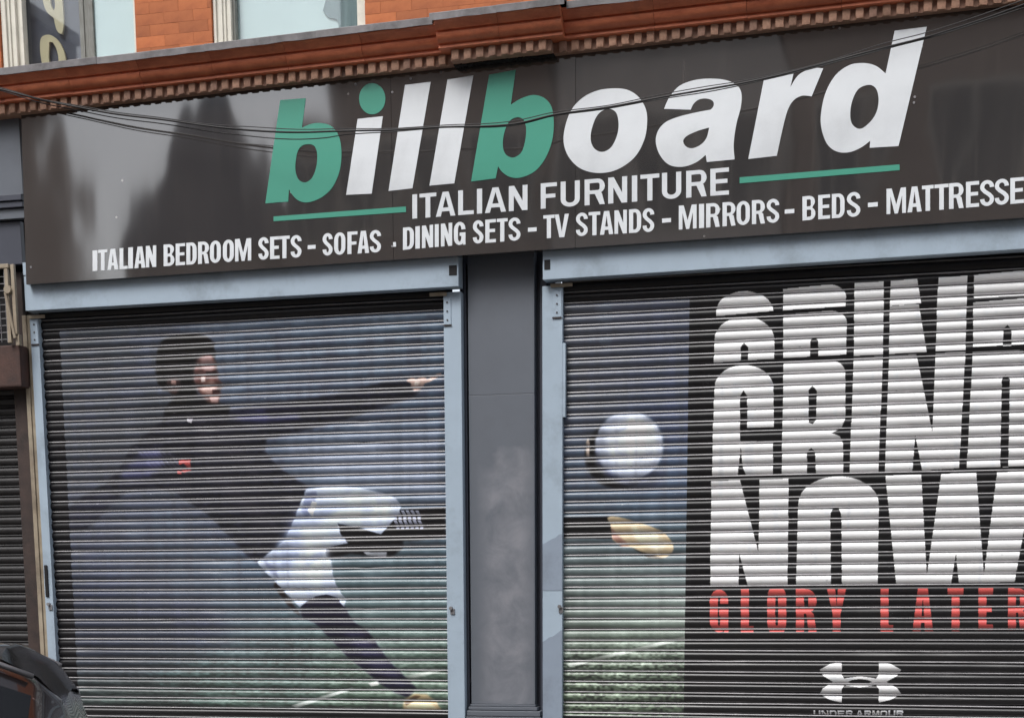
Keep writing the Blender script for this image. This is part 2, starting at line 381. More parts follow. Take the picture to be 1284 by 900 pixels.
PA.fill([(365, 884), (442, 861), (446, 863), (372, 887)], (222, 230, 226), .75, 1)
PA.fill([(505, 848), (545, 839), (558, 840), (520, 850)], (214, 222, 214), .7, 2)
PA.fill([(462, 856), (474, 853), (476, 858), (466, 860)], (230, 230, 226), .8, 1)
PA.fill([(30, 380), (600, 380), (600, 300), (30, 300)], BLACK, 1)
mz = np.where((PA.Z > 3.548) | (PA.Z < at(300, 886)[1]), 1., 0.)[:, None]; mz = np.maximum(mz, (PA.X < -3.02)[None, :]*1.)[..., None]
PA.a = PA.a*(1-mz)+np.array(BLACK, np.float32)*mz
PA.gloss[:, PA.X < -3.02] = .12; PA.gloss[PA.Z > 3.548] = .25
# right shutter: ball and boot, then the black panel with the slogan
PB = Print(.84, 4.9, 0, 3.83)
PB.a = PB.grad([(720, 400, (104, 108, 128)), (800, 390, (104, 112, 140)), (855, 400, (84, 96, 130)), (720, 500, (96, 106, 132)), (850, 520, (78, 98, 142)), (855, 600, (98, 124, 170)), (720, 600, (98, 116, 148)), (780, 620, (106, 130, 166)),
                (720, 700, (130, 146, 158)), (850, 700, (132, 152, 170)), (780, 740, (150, 166, 170)), (720, 780, (156, 168, 160)), (850, 780, (166, 180, 168)), (780, 820, (166, 184, 160)), (740, 870, (122, 140, 112)), (850, 870, (112, 130, 104))], .22)
PB.desat(.72); PB.a *= np.array((.84, .87, .85), np.float32); PB.a = PB.a*(1+.12*(PB.noise(.3, .3)-.5)+.1*(PB.noise(.12, .05)-.5))[..., None]
gz = np.clip((at(780, 790)[1]-PB.Z)/.25, 0, 1)[:, None]
PB.a *= (1-gz*.75*(PB.noise(.02, .012)-.42)-gz*.3*(PB.noise(.2, .03)-.5))[..., None]
def ell(cx, cy, rx, ry, n=28): return [(cx+rx*math.cos(6.2832*i/n), cy+ry*math.sin(6.2832*i/n)) for i in range(n)]
PB.fill(ell(777, 571, 43, 42), (26, 24, 30), 1, 3)
PB.fill(ell(800, 600, 30, 14), (60, 64, 84), .6, 8)
PB.fill(ell(789, 559, 43, 43), (168, 180, 204), 1, 2)
PB.fill(ell(794, 556, 34, 33), (204, 213, 228), .9, 7)
PB.fill(ell(797, 545, 22, 18), (228, 236, 242), .9, 9)
for q in ([(770, 540), (786, 534), (790, 536), (772, 544)], [(800, 575), (818, 566), (819, 569), (802, 579)], [(776, 566), (790, 572), (789, 575), (775, 569)]): PB.fill(q, (150, 162, 190), .5, 2)
PB.fill([(747, 560), (756, 585), (790, 604), (820, 594), (808, 604), (786, 608), (760, 600), (746, 580)], (96, 106, 136), .8, 4)
PB.fill([(735, 555), (738, 549), (740, 556), (739, 574), (735, 572)], (206, 186, 170), .9, 1)
PB.fill([(700, 649), (766, 648), (771, 675), (700, 675)], (22, 18, 26), 1, 1)
PB.fill([(762, 649), (775, 648), (794, 653), (819, 661), (833, 668), (843, 680), (844, 691), (833, 699), (813, 698), (795, 687), (779, 684), (768, 675), (766, 660)], (216, 192, 148), 1, 1, True)
PB.fill([(790, 660), (822, 668), (838, 682), (826, 692), (800, 680)], (240, 228, 194), .9, 4)
PB.fill([(766, 660), (772, 668), (790, 684), (779, 685), (768, 675)], (176, 120, 110), .8, 2)
PB.fill([(794, 688), (813, 699), (833, 700), (812, 694)], (60, 50, 46), .8, 1)
PB.fill([(712, 832), (860, 797), (861, 801), (714, 836)], (214, 224, 214), .75, 1)
xb = at(861, 640)[0]
mb = (PB.X > xb)[None, :]*1.; mz = np.maximum(mb, (PB.Z > 3.548)[:, None]*1.); mz = np.maximum(mz, (PB.Z < at(780, 897)[1])[:, None]*1.)[..., None]
PB.a = PB.a*(1-mz)+np.array(BLACK, np.float32)*mz
PB.gloss = np.where((PB.X > xb)[None, :] & (PB.Z > 1.35)[:, None], .45, 1.).astype(np.float32); PB.gloss[PB.Z > 3.548] = .25
WH = (226, 229, 233)
def cut(a, b): return lambda x: a+(b-a)*(x-898)/386
c1, c2, c3, c0 = cut(398, 374), cut(457, 436), cut(597, 584), cut(368, 341)
def dome(x0, x1, yt, k=.5, ry=22):   # arched top running from x0 to x1
    mx = (x0+x1)/2; rx = (x1-x0)/2
    return [(mx+rx*math.cos(math.radians(a)), yt(mx)+ry-ry*math.sin(math.radians(a))) for a in range(180, -1, -12)]
off = lambda f, d: (lambda x: f(x)+d)
def corner(x0, x1, yt, yb, r=20):    # square at the left, rounded at the upper right
    return [(x0, yb(x0)-1), (x0, yt(x0))]+[(x1-r+r*math.cos(math.radians(a)), yt(x1)+r*.75-r*.75*math.sin(math.radians(a))) for a in range(90, -1, -15)]+[(x1-1, yb(x1)-1)]
# row one: only the crowns of the letters
PB.fill(dome(898, 970, c0, ry=26)+[(970, c1(970)-3), (898, c1(898)-1)], WH)
PB.fill(corner(982, 1061, off(c0, 1), off(c1, -2)), WH)
PB.fill([(1071.5, c0(1071)), (1108, c0(1108)), (1108, c1(1108)), (1071, c1(1071))], WH)
PB.fill([(1116.5, c0(1117)), (1150, c0(1150)), (1155, c1(1155)-1), (1115.5, c1(1116)), ], WH)
PB.fill([(1176.5, c0(1176)), (1213, c0(1212)), (1212, c1(1212)), (1175, c1(1175))], WH)
PB.fill(corner(1221, 1300, c0, off(c1, -2)), WH)
# row two
PB.fill([dome(896, 971, off(c1, 2), ry=28)+[(971, c2(971)-3), (895, c2(895)-2)], [(929, c2(930)-3), (929, 436), (933, 430), (938, 436), (938, c2(938)-3)]], WH)
PB.fill([corner(982, 1062, off(c1, 2), off(c2, -2)), [(1016, c2(1016)-3), (1016, 428), (1021, 422), (1026, 428), (1026, c2(1026)-3)]], WH)
PB.fill([(1071, c1(1071)), (1108, c1(1108)), (1107, c2(1107)-1), (1070.5, c2(1070)-1)], WH)
PB.fill([(1115.5, c1(1115)), (1152, c1(1152)), (1162, c2(1162)-1), (1114.5, c2(1114)-1)], WH)
PB.fill([(1175, c1(1175)), (1212, c1(1212)), (1210.5, c2(1210)-1), (1173, c2(1173)-1)], WH)
PB.fill([corner(1220, 1302, off(c1, 2), off(c2, -3)), [(1257, c2(1257)-3), (1258, 413), (1263, 408), (1268, 413), (1268, c2(1268)-3)]], WH)
# row three: the whole letters
PB.fill(dome(896, 970, off(c2, 3), ry=28)+[(970.5, 536), (937, 537), (937, 497), (932.5, 490), (928, 497), (928, 553), (969.5, 553), (969, 596.5), (936, 596.8), (931, 585), (929, 560), (925, 597), (892.7, 597.5), (894, 540)], WH)
PB.fill([[(980, 595), (982.5, c2(982)+2)]+corner(982, 1060, off(c2, 3), off(c2, 70), 22)[2:-1]+[(1060, 525), (1055, 537), (1043, 543), (1053, 547), (1057, 556), (1057.5, 593), (1023, 594), (1022, 566), (1017, 562), (1012, 566), (1012, 594.5)], [(1014, 530), (1014, 490), (1018.5, 484), (1024, 490), (1023.5, 526), (1019, 532)]], WH)
PB.fill([(1070.5, c2(1070)+1), (1107, c2(1107)+1), (1101.5, 591.5), (1065, 592.5)], WH)
PB.fill([(1114.5, c2(1114)+1), (1149, c2(1149)+1), (1169, 542), (1172.7, c2(1172)+1), (1210.5, c2(1210)+1), (1202.5, 587), (1156, 590), (1147.5, 546), (1144, 590.5), (1109.5, 591.5)], WH)
PB.fill([[(1212, 587), (1219.5, c2(1219)+2)]+corner(1219, 1300, off(c2, 4), off(c2, 70), 22)[2:-1]+[(1297, 584)], [(1254, 586), (1256, 476), (1261, 470), (1266, 476), (1264, 586)]], WH)
# NOW
y6 = cut(603, 591)
PB.fill([(892, y6(892)), (928, y6(928)), (951, 692), (952.5, y6(952)), (989, y6(989)), (987.5, 733), (937.5, 734), (927, 694), (926, 734), (890.5, 734.5)], WH)
PB.fill([dome(1001, 1102, off(y6, -1), ry=34)+[(1100.5, 731.5), (1055.5, 732), (1055, 650)]+[(1048+7*math.cos(math.radians(a)), 650-14*math.sin(math.radians(a))) for a in range(0, 181, 30)]+[(1042, 732.5), (998, 733)]], WH)
PB.fill([(1110, y6(1110)), (1155, y6(1155)), (1162, 721), (1180, y6(1180)), (1224, y6(1224)), (1233.5, 720), (1250, y6(1250)), (1297, y6(1297)), (1272, 729.5), (1202, 730.5), (1198.5, 694), (1192.5, 731), (1123.5, 731.5)], WH)
for ch, x0, x1 in (('G', 890, 913.5), ('L', 929, 945), ('O', 962, 986), ('R', 998, 1024), ('Y', 1037, 1061), ('L', 1104, 1120), ('A', 1144, 1170), ('T', 1188, 1208), ('E', 1226.6, 1245), ('R', 1263.6, 1289)):
    PB.text(ch, x0, x1, 738.5-(x0-890)*.004, 792.5-(x0-890)*.006, .19, .15, (228, 58, 46), .35)
U_ = [(507, 603), (520, 625), (560, 650), (610, 664), (660, 670), (710, 664), (760, 650), (803, 625), (818, 603), (780, 582), (732, 570), (732, 622), (715, 645), (690, 656), (660, 660), (630, 656), (608, 645), (592, 622), (592, 570), (545, 582)]
for q in (U_, [(x, 1298-y) for x, y in U_]): PB.fill([(860+x/3.028, 640+y/3.028) for x, y in q], WH)
xs = 1020
for ch in 'UNDER ARMOUR':
    if ch == ' ': xs += 3; continue
    PB.text(ch, xs, xs+8.7, 890, 898, .26, .24, (214, 217, 222), .8); xs += 10.1
# scuffs and nicks in the film
for P_ in (PA, PB):
    run_ = np.clip((P_.noise(.035, .8)-.62)*2.2, 0, 1)*np.clip((P_.noise(.4, .5)-.35)*2, 0, 1); P_.a = P_.a*(1-.20*run_[..., None])+np.array((74, 70, 66), np.float32)*.20*run_[..., None]
    for _ in range(150):
        x = P_.rng.uniform(P_.x0, P_.x1); z = P_.rng.uniform(.3, 3.5); i = int((x-P_.x0)/RES); j = int((z-P_.z0)/RES); n_ = int(P_.rng.integers(1, 6)); v = P_.rng.uniform(90, 210)
        P_.a[j:j+int(P_.rng.integers(1, 3)), i:i+n_] = P_.a[j:j+1, i:i+n_]*.5+v*.5
    P_.a *= (1-.10*(P_.noise(.04, .3)-.5)-.08*(P_.noise(.9, .06)-.5))[..., None]

def film(name, P_, root):
    mt = bpy.data.materials.new(name); mt.use_nodes = True; t = mt.node_tree; b = t.nodes['Principled BSDF']; N = t.nodes.new; L = t.links.new
    tc = N('ShaderNodeTexCoord'); tc.object = root; mp = N('ShaderNodeMapping'); mp.vector_type = 'POINT'
    sx, sz = 1/(P_.x1-P_.x0), 1/(P_.z1-P_.z0)
    mp.inputs['Scale'].default_value = (sx, 1, sz); mp.inputs['Location'].default_value = ((root.location.x-P_.x0)*sx, 0, (root.location.z-P_.z0)*sz)
    L(tc.outputs['Object'], mp.inputs['Vector'])
    sp = N('ShaderNodeSeparateXYZ'); cb = N('ShaderNodeCombineXYZ'); L(mp.outputs[0], sp.inputs[0]); L(sp.outputs[0], cb.inputs[0]); L(sp.outputs[2], cb.inputs[1])
    im = N('ShaderNodeTexImage'); im.image = P_.image(name); im.extension = 'EXTEND'; L(cb.outputs[0], im.inputs['Vector'])
    n = N('ShaderNodeTexNoise'); n.inputs['Scale'].default_value = 2.2; n.inputs['Detail'].default_value = 8
    mp2 = N('ShaderNodeMapping'); mp2.inputs['Scale'].default_value = (1, 1, 14); L(tc.outputs['Object'], mp2.inputs[0]); L(mp2.outputs[0], n.inputs['Vector'])
    r = N('ShaderNodeMapRange'); r.inputs['From Min'].default_value = .35; r.inputs['From Max'].default_value = .7; r.inputs['To Min'].default_value = .26; r.inputs['To Max'].default_value = .46
    L(n.outputs['Fac'], r.inputs['Value']); L(r.outputs[0], b.inputs['Roughness'])
    L(im.outputs['Color'], b.inputs['Base Color']); b.inputs['IOR'].default_value = 1.5; b.inputs['Specular IOR Level'].default_value = .2
    b.inputs['Coat IOR'].default_value = 1.52; b.inputs['Coat Roughness'].default_value = .34; L(im.outputs['Alpha'], b.inputs['Coat Weight'])
    return mt

# ------------------------------------------------------------------ materials
M = {}
M['blue'] = mat('pale blue paint', lin((166, 182, 196)), .5, var=.06, vscale=5, dirt=.34, bump=.0006, bscale=40)
M['patch'] = mat('grey blue paint patch', lin((142, 154, 169)), .5, var=.06, vscale=9, dirt=.2)
M['slate'] = mat('slate grey paint', lin((101, 106, 114)), .45, var=.05, vscale=4, dirt=.15, bump=.0005, bscale=25)
M['slate_dark'] = mat('dark slate paint', lin((66, 69, 80)), .5, var=.1, vscale=5)
M['terra'] = mat('terracotta', lin((216, 128, 90)), .5, col2=lin((180, 96, 66)), vscale=7, dirt=.55, bump=.003, bscale=30, stretch=(1, 1, 2.5))
M['dentil'] = mat('weathered terracotta', lin((196, 156, 130)), .75, col2=lin((160, 120, 100)), vscale=14, dirt=.5, bump=.003, bscale=50)
M['dentil_b'] = mat('grimy terracotta', lin((176, 142, 122)), .8, col2=lin((142, 106, 90)), vscale=14, dirt=.6, bump=.003, bscale=50)
M['lead'] = mat('lead flashing', lin((132, 129, 130)), .6, var=.3, vscale=9, dirt=.5, bump=.004, bscale=14)
M['black'] = mat('black void paint', lin((24, 23, 25)), .8, var=.2)
M['galv'] = mat('galvanised steel', lin((150, 148, 150)), .42, metal=.3, var=.3, vscale=6, stretch=(1, 1, 1), bump=.0004, bscale=60)
M['cream'] = mat('cream gloss paint', lin((226, 222, 208)), .4, var=.10, vscale=6, dirt=.3)
M['beige'] = mat('beige paint', lin((168, 156, 136)), .55, col2=lin((140, 126, 108)), vscale=8, dirt=.6)
M['brown'] = mat('brown rusty steel', lin((70, 55, 50)), .7, col2=lin((44, 36, 34)), vscale=7, dirt=.5, bump=.002)
M['rust'] = mat('rust red steel', lin((84, 58, 50)), .7, col2=lin((58, 43, 39)), vscale=8, dirt=.6, bump=.002)
M['dlath'] = mat('black painted lath', lin((46, 44, 45)), .5, col2=lin((30, 29, 30)), vscale=9, dirt=.4)
M['mortar'] = mat('mortar', lin((150, 84, 48)), .9, var=.25, vscale=30)
M['white'] = mat('white vinyl', lin((230, 234, 237)), .3, var=.05, vscale=4, dirt=.10)
M['green'] = mat('sea green vinyl', lin((80, 160, 138)), .3, var=.05, vscale=3)
M['pale_sheet'] = mat('pale matt sheet', lin((205, 222, 222)), .8, var=.05, vscale=2)  # even pale tone of the sheets close behind the panes
M['curtain'] = mat('grey green curtain', lin((140, 158, 160)), .85, col2=lin((120, 136, 140)), vscale=5, stretch=(6, 1, .6))
M['inner'] = mat('dim room wall', lin((84, 87, 100)), .9, var=.15)
M['tan'] = mat('tan letter board', lin((200, 187, 152)), .6, var=.1)
M['mull'] = mat('grey green timber', lin((136, 138, 132)), .6, col2=lin((108, 106, 100)), vscale=12, stretch=(8, 1, 1))
M['cable'] = mat('black cable sheath', lin((34, 32, 33)), .45, var=.2)
M['tarmac'] = mat('asphalt', (.055, .055, .057), .85, var=.3, vscale=3, bump=.006, bscale=120)
M['slabs'] = mat('concrete paving', lin((104, 101, 98)), .8, var=.2, vscale=3, bump=.003, bscale=60)
M['kerb'] = mat('granite kerb', lin((150, 148, 146)), .75, var=.25, vscale=20)
M['line'] = mat('yellow road paint', lin((206, 170, 60)), .7, var=.25, vscale=8)
M['tower_brick'] = mat('brown brick', lin((178, 160, 148)), .85, col2=lin((146, 126, 114)), vscale=6, dirt=.3)
M['render'] = mat('pale render', lin((216, 208, 200)), .8, var=.12, vscale=2, dirt=.3)
M['rooftile'] = mat('roof slate', lin((74, 78, 90)), .6, var=.2, vscale=8)
M['darkglass'] = mat('dark window glass', lin((30, 33, 38)), .08, spec=.8, var=.2)
M['ground'] = mat('ground', lin((120, 116, 108)), .95, var=.2, vscale=.5)
M['carpaint'] = mat('dark grey car paint', lin((40, 34, 34)), .24, metal=.2, spec=.5, var=.08, coat=.7)
M['carglass'] = mat('tinted car glass', lin((14, 15, 17)), .11, spec=.9)
M['chrome'] = mat('bright trim', lin((214, 214, 216)), .15, metal=1.)
M['rubber'] = mat('tyre rubber', lin((30, 30, 31)), .8)
M['alloy'] = mat('alloy wheel', lin((160, 162, 166)), .3, metal=.9)
M['redlamp'] = mat('red lamp lens', lin((150, 22, 20)), .1, spec=.8)
M['plate_y'] = mat('yellow number plate', lin((226, 186, 40)), .4)

def courses(mt, a, b, mo):
    t = mt.node_tree; bs = t.nodes['Principled BSDF']; N = t.nodes.new; L = t.links.new
    g = N('ShaderNodeNewGeometry'); sp = N('ShaderNodeSeparateXYZ'); cb = N('ShaderNodeCombineXYZ'); L(g.outputs['Position'], sp.inputs[0]); L(sp.outputs[0], cb.inputs[0]); L(sp.outputs[2], cb.inputs[1])
    bt = N('ShaderNodeTexBrick'); bt.inputs['Scale'].default_value = 1; bt.inputs['Brick Width'].default_value = .225; bt.inputs['Row Height'].default_value = .075; bt.inputs['Mortar Size'].default_value = .003
    bt.inputs['Color1'].default_value = (*a, 1); bt.inputs['Color2'].default_value = (*b, 1); bt.inputs['Mortar'].default_value = (*mo, 1)
    L(cb.outputs[0], bt.inputs['Vector']); L(bt.outputs['Color'], bs.inputs['Base Color'])
M['coursed'] = mat('coursed orange brick', lin((180, 100, 58)), .8); courses(M['coursed'], lin((190, 110, 64)), lin((156, 84, 46)), lin((120, 74, 50)))
def brickmat(name, a, b):
    mt = mat(name, a, .7, col2=b, vscale=6, dirt=.22, bump=.0012, bscale=45)
    t = mt.node_tree; bs = t.nodes['Principled BSDF']; src = bs.inputs['Base Color'].links[0].from_socket
    oi = t.nodes.new('ShaderNodeObjectInfo'); r = t.nodes.new('ShaderNodeMapRange'); r.inputs['To Min'].default_value = .74; r.inputs['To Max'].default_value = 1.14
    h = t.nodes.new('ShaderNodeHueSaturation'); t.links.new(oi.outputs['Random'], r.inputs['Value']); t.links.new(r.outputs[0], h.inputs['Value'])
    t.links.new(src, h.inputs['Color']); t.links.new(h.outputs[0], bs.inputs['Base Color']); return mt
def vary(mt, a, b):
    t = mt.node_tree; bs = t.nodes['Principled BSDF']; src = bs.inputs['Base Color'].links[0].from_socket
    oi = t.nodes.new('ShaderNodeObjectInfo'); r = t.nodes.new('ShaderNodeMapRange'); r.inputs['To Min'].default_value = a; r.inputs['To Max'].default_value = b
    h = t.nodes.new('ShaderNodeHueSaturation'); t.links.new(oi.outputs['Random'], r.inputs['Value']); t.links.new(r.outputs[0], h.inputs['Value'])
    t.links.new(src, h.inputs['Color']); t.links.new(h.outputs[0], bs.inputs['Base Color'])
vary(M['dentil'], .72, 1.2); vary(M['terra'], .88, 1.08); vary(M['lead'], .85, 1.15); vary(M['galv'], .75, 1.15)
M['brick'] = brickmat('orange rubbed brick', lin((194, 114, 66)), lin((164, 88, 46)))

# glossy black acrylic of the shop sign, slightly wavy so that it bends what it mirrors
def signmat():
    mt = bpy.data.materials.new('glossy black acrylic'); mt.use_nodes = True; t = mt.node_tree; b = t.nodes['Principled BSDF']; N = t.nodes.new; L = t.links.new
    b.inputs['Roughness'].default_value = .055; b.inputs['IOR'].default_value = 2.2
    tc = N('ShaderNodeTexCoord'); g = N('ShaderNodeNewGeometry')
    n0 = N('ShaderNodeTexNoise'); n0.inputs['Scale'].default_value = 1.1; n0.inputs['Detail'].default_value = 3; L(g.outputs['Position'], n0.inputs['Vector'])
    mx = N('ShaderNodeMix'); mx.data_type = 'RGBA'; mx.inputs[6].default_value = (*lin((50, 48, 48)), 1); mx.inputs[7].default_value = (*lin((68, 64, 62)), 1)
    L(n0.outputs['Fac'], mx.inputs[0])
    # dried rain streaks: fine vertical marks
    mp = N('ShaderNodeMapping'); mp.inputs['Scale'].default_value = (14, 1, .8); L(g.outputs['Position'], mp.inputs[0])
    n1 = N('ShaderNodeTexNoise'); n1.inputs['Scale'].default_value = 2.; n1.inputs['Detail'].default_value = 8; L(mp.outputs[0], n1.inputs['Vector'])
    r1 = N('ShaderNodeMapRange'); r1.inputs['From Min'].default_value = .55; r1.inputs['From Max'].default_value = .8; r1.inputs['To Max'].default_value = .15; L(n1.outputs['Fac'], r1.inputs['Value'])
    m2 = N('ShaderNodeMix'); m2.data_type = 'RGBA'; m2.inputs[7].default_value = (.16, .14, .125, 1); L(r1.outputs[0], m2.inputs[0]); L(mx.outputs[2], m2.inputs[6])
    # specks of dried dirt and droppings
    vo = N('ShaderNodeTexVoronoi'); vo.inputs['Scale'].default_value = 4.5; L(g.outputs['Position'], vo.inputs['Vector'])
    r2 = N('ShaderNodeMapRange'); r2.inputs['From Min'].default_value = .045; r2.inputs['From Max'].default_value = .03; L(vo.outputs['Distance'], r2.inputs['Value'])
    r2.inputs['To Max'].default_value = .7
    m3 = N('ShaderNodeMix'); m3.data_type = 'RGBA'; m3.inputs[7].default_value = (.45, .43, .4, 1); L(r2.outputs[0], m3.inputs[0]); L(m2.outputs[2], m3.inputs[6])
    L(m3.outputs[2], b.inputs['Base Color'])
    mp3 = N('ShaderNodeMapping'); mp3.inputs['Scale'].default_value = (.95, 1, .5); L(g.outputs['Position'], mp3.inputs[0])
    n2 = N('ShaderNodeTexNoise'); n2.inputs['Scale'].default_value = 1.5; n2.inputs['Detail'].default_value = 1.5; L(mp3.outputs[0], n2.inputs['Vector'])
    bp = N('ShaderNodeBump'); bp.inputs['Distance'].default_value = .011; bp.inputs['Strength'].default_value = 1.; L(n2.outputs['Fac'], bp.inputs['Height'])
    L(bp.outputs[0], b.inputs['Normal']); return mt
M['acrylic'] = signmat()

def glassmat():
    mt = bpy.data.materials.new('window glass'); mt.use_nodes = True; t = mt.node_tree; N = t.nodes.new; L = t.links.new
    t.nodes.remove(t.nodes['Principled BSDF']); o = t.nodes['Material Output']
    tr = N('ShaderNodeBsdfTransparent'); tr.inputs[0].default_value = (.95, .97, .97, 1); gl = N('ShaderNodeBsdfGlossy'); gl.inputs['Roughness'].default_value = .02
    fr = N('ShaderNodeFresnel'); mx = N('ShaderNodeMixShader'); g = N('ShaderNodeNewGeometry'); ir = N('ShaderNodeMapRange'); ir.inputs['To Min'].default_value = 1.7; ir.inputs['To Max'].default_value = 1/1.7
    L(g.outputs['Backfacing'], ir.inputs['Value']); L(ir.outputs[0], fr.inputs['IOR'])
    L(fr.outputs[0], mx.inputs[0]); L(tr.outputs[0], mx.inputs[1]); L(gl.outputs[0], mx.inputs[2]); L(mx.outputs[0], o.inputs[0]); return mt
M['glass'] = glassmat()

# ------------------------------------------------------------------ ground, road, pavements
def sheet(name, x0, x1, y0, y1, z, mm):
    bm = bmesh.new(); vs = [bm.verts.new(p) for p in ((x0, y0, z), (x1, y0, z), (x1, y1, z), (x0, y1, z))]; bm.faces.new(vs)
    o = fin(bm, name, mm); o['kind'] = 'structure'; return o
sheet('ground', -900, 900, -900, 900, -.14, M['ground'])
sheet('road', -60, 60, -10.0, -2.9, -.12, M['tarmac'])
for y0, y1 in ((-2.8, 0.5), (-14.9, -10.1)):
    bm = bmesh.new(); box(bm, -60, 60, y0, y1, -.13, 0)
    o = fin(bm, 'pavement', M['slabs']); o['kind'] = 'structure'
    yk = (y0-.1, y0) if y0 > -5 else (y1, y1+.1)
    bm = bmesh.new()
    for i in range(-20, 20): box(bm, i*.915, i*.915+.905, yk[0]+.002, yk[1]-.002, -.13, .002, bev=.01)
    o = fin(bm, 'kerb', M['kerb']); o['kind'] = 'structure'
for y in (-3.2, -3.35): sheet('road_marking', -40, 40, y, y+.07, -.115, M['line'])

# ------------------------------------------------------------------ the brick building over the shop
SL = .019; Z0 = 5.092            # the cornice is not quite level
bld = empty('brick_building', (1.0, .3, 0), 'orange brick and terracotta building above the black shop sign, pale windows over a dentilled cornice', 'building')
YW = -.1
bm = bmesh.new()
for x0, x1 in ((-4.1, -3.33), (-2.238, -1.652), (-.503, 1.6)): box(bm, x0, x1, YW+.004, YW+.011, 5.29, 5.99)
joints = fin(bm, 'mortar_bed', M['mortar'], bld)
bm = bmesh.new()
for x0, x1 in ((-6.5, -3.325), (-2.242, -1.648), (-.508, 7.5)): box(bm, x0, x1, YW+.012, .35, 5.0, 7.2)
box(bm, -6.5, 7.5, YW+.012, .35, 7.2, 9.2)
for x0, x1 in ((-3.325, -2.242), (-1.648, -.508)): box(bm, x0, x1, YW+.012, .35, 5.0, 5.28)
wall = fin(bm, 'wall', M['coursed'], bld)
bmesh_cache = {}
def brick(x0, x1, z):
    k = round(x1-x0, 3)
    if k not in bmesh_cache:
        b_ = bmesh.new(); box(b_, -k/2, k/2, -.006, .02, -.0371, .0371, bev=.0008)
        bmesh.ops.recalc_face_normals(b_, faces=b_.faces)
        me = bpy.data.meshes.new('brick'); b_.to_mesh(me); b_.free(); bmesh_cache[k] = me
    link('brick', bmesh_cache[k], M['brick'], wall, ((x0+x1)/2, YW+rnd.uniform(-.001, .001), z))
for c in range(9):
    z = 5.325+c*.075
    for a, b_ in ((-3.9, -3.328), (-2.24, -1.65), (-.505, 1.5)):
        x = a-(.1125 if c % 2 else 0)
        while x < b_:
            l, r = max(x, a), min(x+.2243, b_)
            if r-l > .008: brick(l, r, z)
            x += .225
bm = bmesh.new()
for x0, x1 in ((-3.325, -2.242), (-1.648, -.508)):
    box(bm, x0-.05, x1+.05, .9, .92, 5.0, 7.2); 
    box(bm, x0-.05, x1+.05, .35, .9, 4.98, 5.0)
box(bm, -3.4, -3.36, .35, .9, 5, 7.2); box(bm, -.48, -.44, .35, .9, 5, 7.2); box(bm, -3.4, -.44, .35, .9, 7.2, 7.24)
fin(bm, 'room', M['inner'], bld)
# windows
win = empty('window', (-2.78, 0, 5.3), parent=bld)
bm = bmesh.new()
box(bm, -3.322, -3.285, -.085, .03, 5.28, 7.2, bev=.004); box(bm, -3.285, -3.262, -.065, .03, 5.28, 7.2, bev=.004); box(bm, -3.262, -3.225, -.05, .03, 5.28, 7.2, bev=.004); box(bm, -3.225, -3.185, -.02, .05, 5.28, 7.2, bev=.004)
box(bm, -3.322, -2.245, -.03, .04, 5.28, 5.33)
box(bm, -2.262, -2.244, -.085, .05, 5.33, 7.2)
fin(bm, 'frame', M['cream'], win)
bm = bmesh.new(); box(bm, -2.735, -2.70, .0, .06, 5.33, 7.2, bev=.003); box(bm, -2.70, -2.632, .01, .06, 5.33, 7.2, bev=.003); fin(bm, 'mullion', M['mull'], win)
bm = bmesh.new(); box(bm, -3.185, -2.735, .04, .044, 5.33, 7.2); fin(bm, 'pane', M['glass'], win)
bm = bmesh.new(); box(bm, -2.632, -2.262, .03, .034, 5.33, 7.2); fin(bm, 'pane', M['glass'], win)
bm = bmesh.new(); box(bm, -2.631, -2.263, .036, .042, 5.3, 7.2); fin(bm, 'pale_sheet', M['pale_sheet'], win)
bm = bmesh.new(); box(bm, -3.3, -2.7, .11, .12, 5.2, 7.2); fin(bm, 'dark_room_sheet', M['inner'], win)  # the darkness of the room is put into this sheet's colour
win = empty('window', (-1.08, 0, 5.3), parent=bld)
bm = bmesh.new()
box(bm, -1.645, -1.625, -.085, .03, 5.28, 7.2, bev=.003); box(bm, -1.625, -1.585, -.065, .03, 5.28, 7.2, bev=.003); box(bm, -1.585, -1.565, -.05, .03, 5.28, 7.2, bev=.003); box(bm, -1.565, -1.532, -.035, .04, 5.28, 7.2, bev=.003)
box(bm, -1.645, -.51, -.03, .04, 5.28, 5.33); box(bm, -.575, -.512, -.07, .05, 5.33, 7.2, bev=.004)
fin(bm, 'frame', M['cream'], win)
bm = bmesh.new(); box(bm, -1.532, -1.512, -.005, .05, 5.33, 7.2); fin(bm, 'bead', M['mull'], win)
bm = bmesh.new(); box(bm, -1.512, -.575, .04, .044, 5.33, 7.2); fin(bm, 'pane', M['glass'], win)
bm = bmesh.new(); box(bm, -1.531, -.574, .062, .07, 5.3, 7.2); fin(bm, 'pale_sheet', M['pale_sheet'], win)
cpts = [(at(x, y, .052)) for x, y in ((405, 14), (412, 22), (424, 28), (424, 60), (460, 60), (460, -40), (420, -40), (410, -5))]
slab_mesh('curtain', [spline([(*p,) if i in (1, 2) else (*p, 'C') for i, p in enumerate(cpts)])], .050, .006, M['curtain'], win)

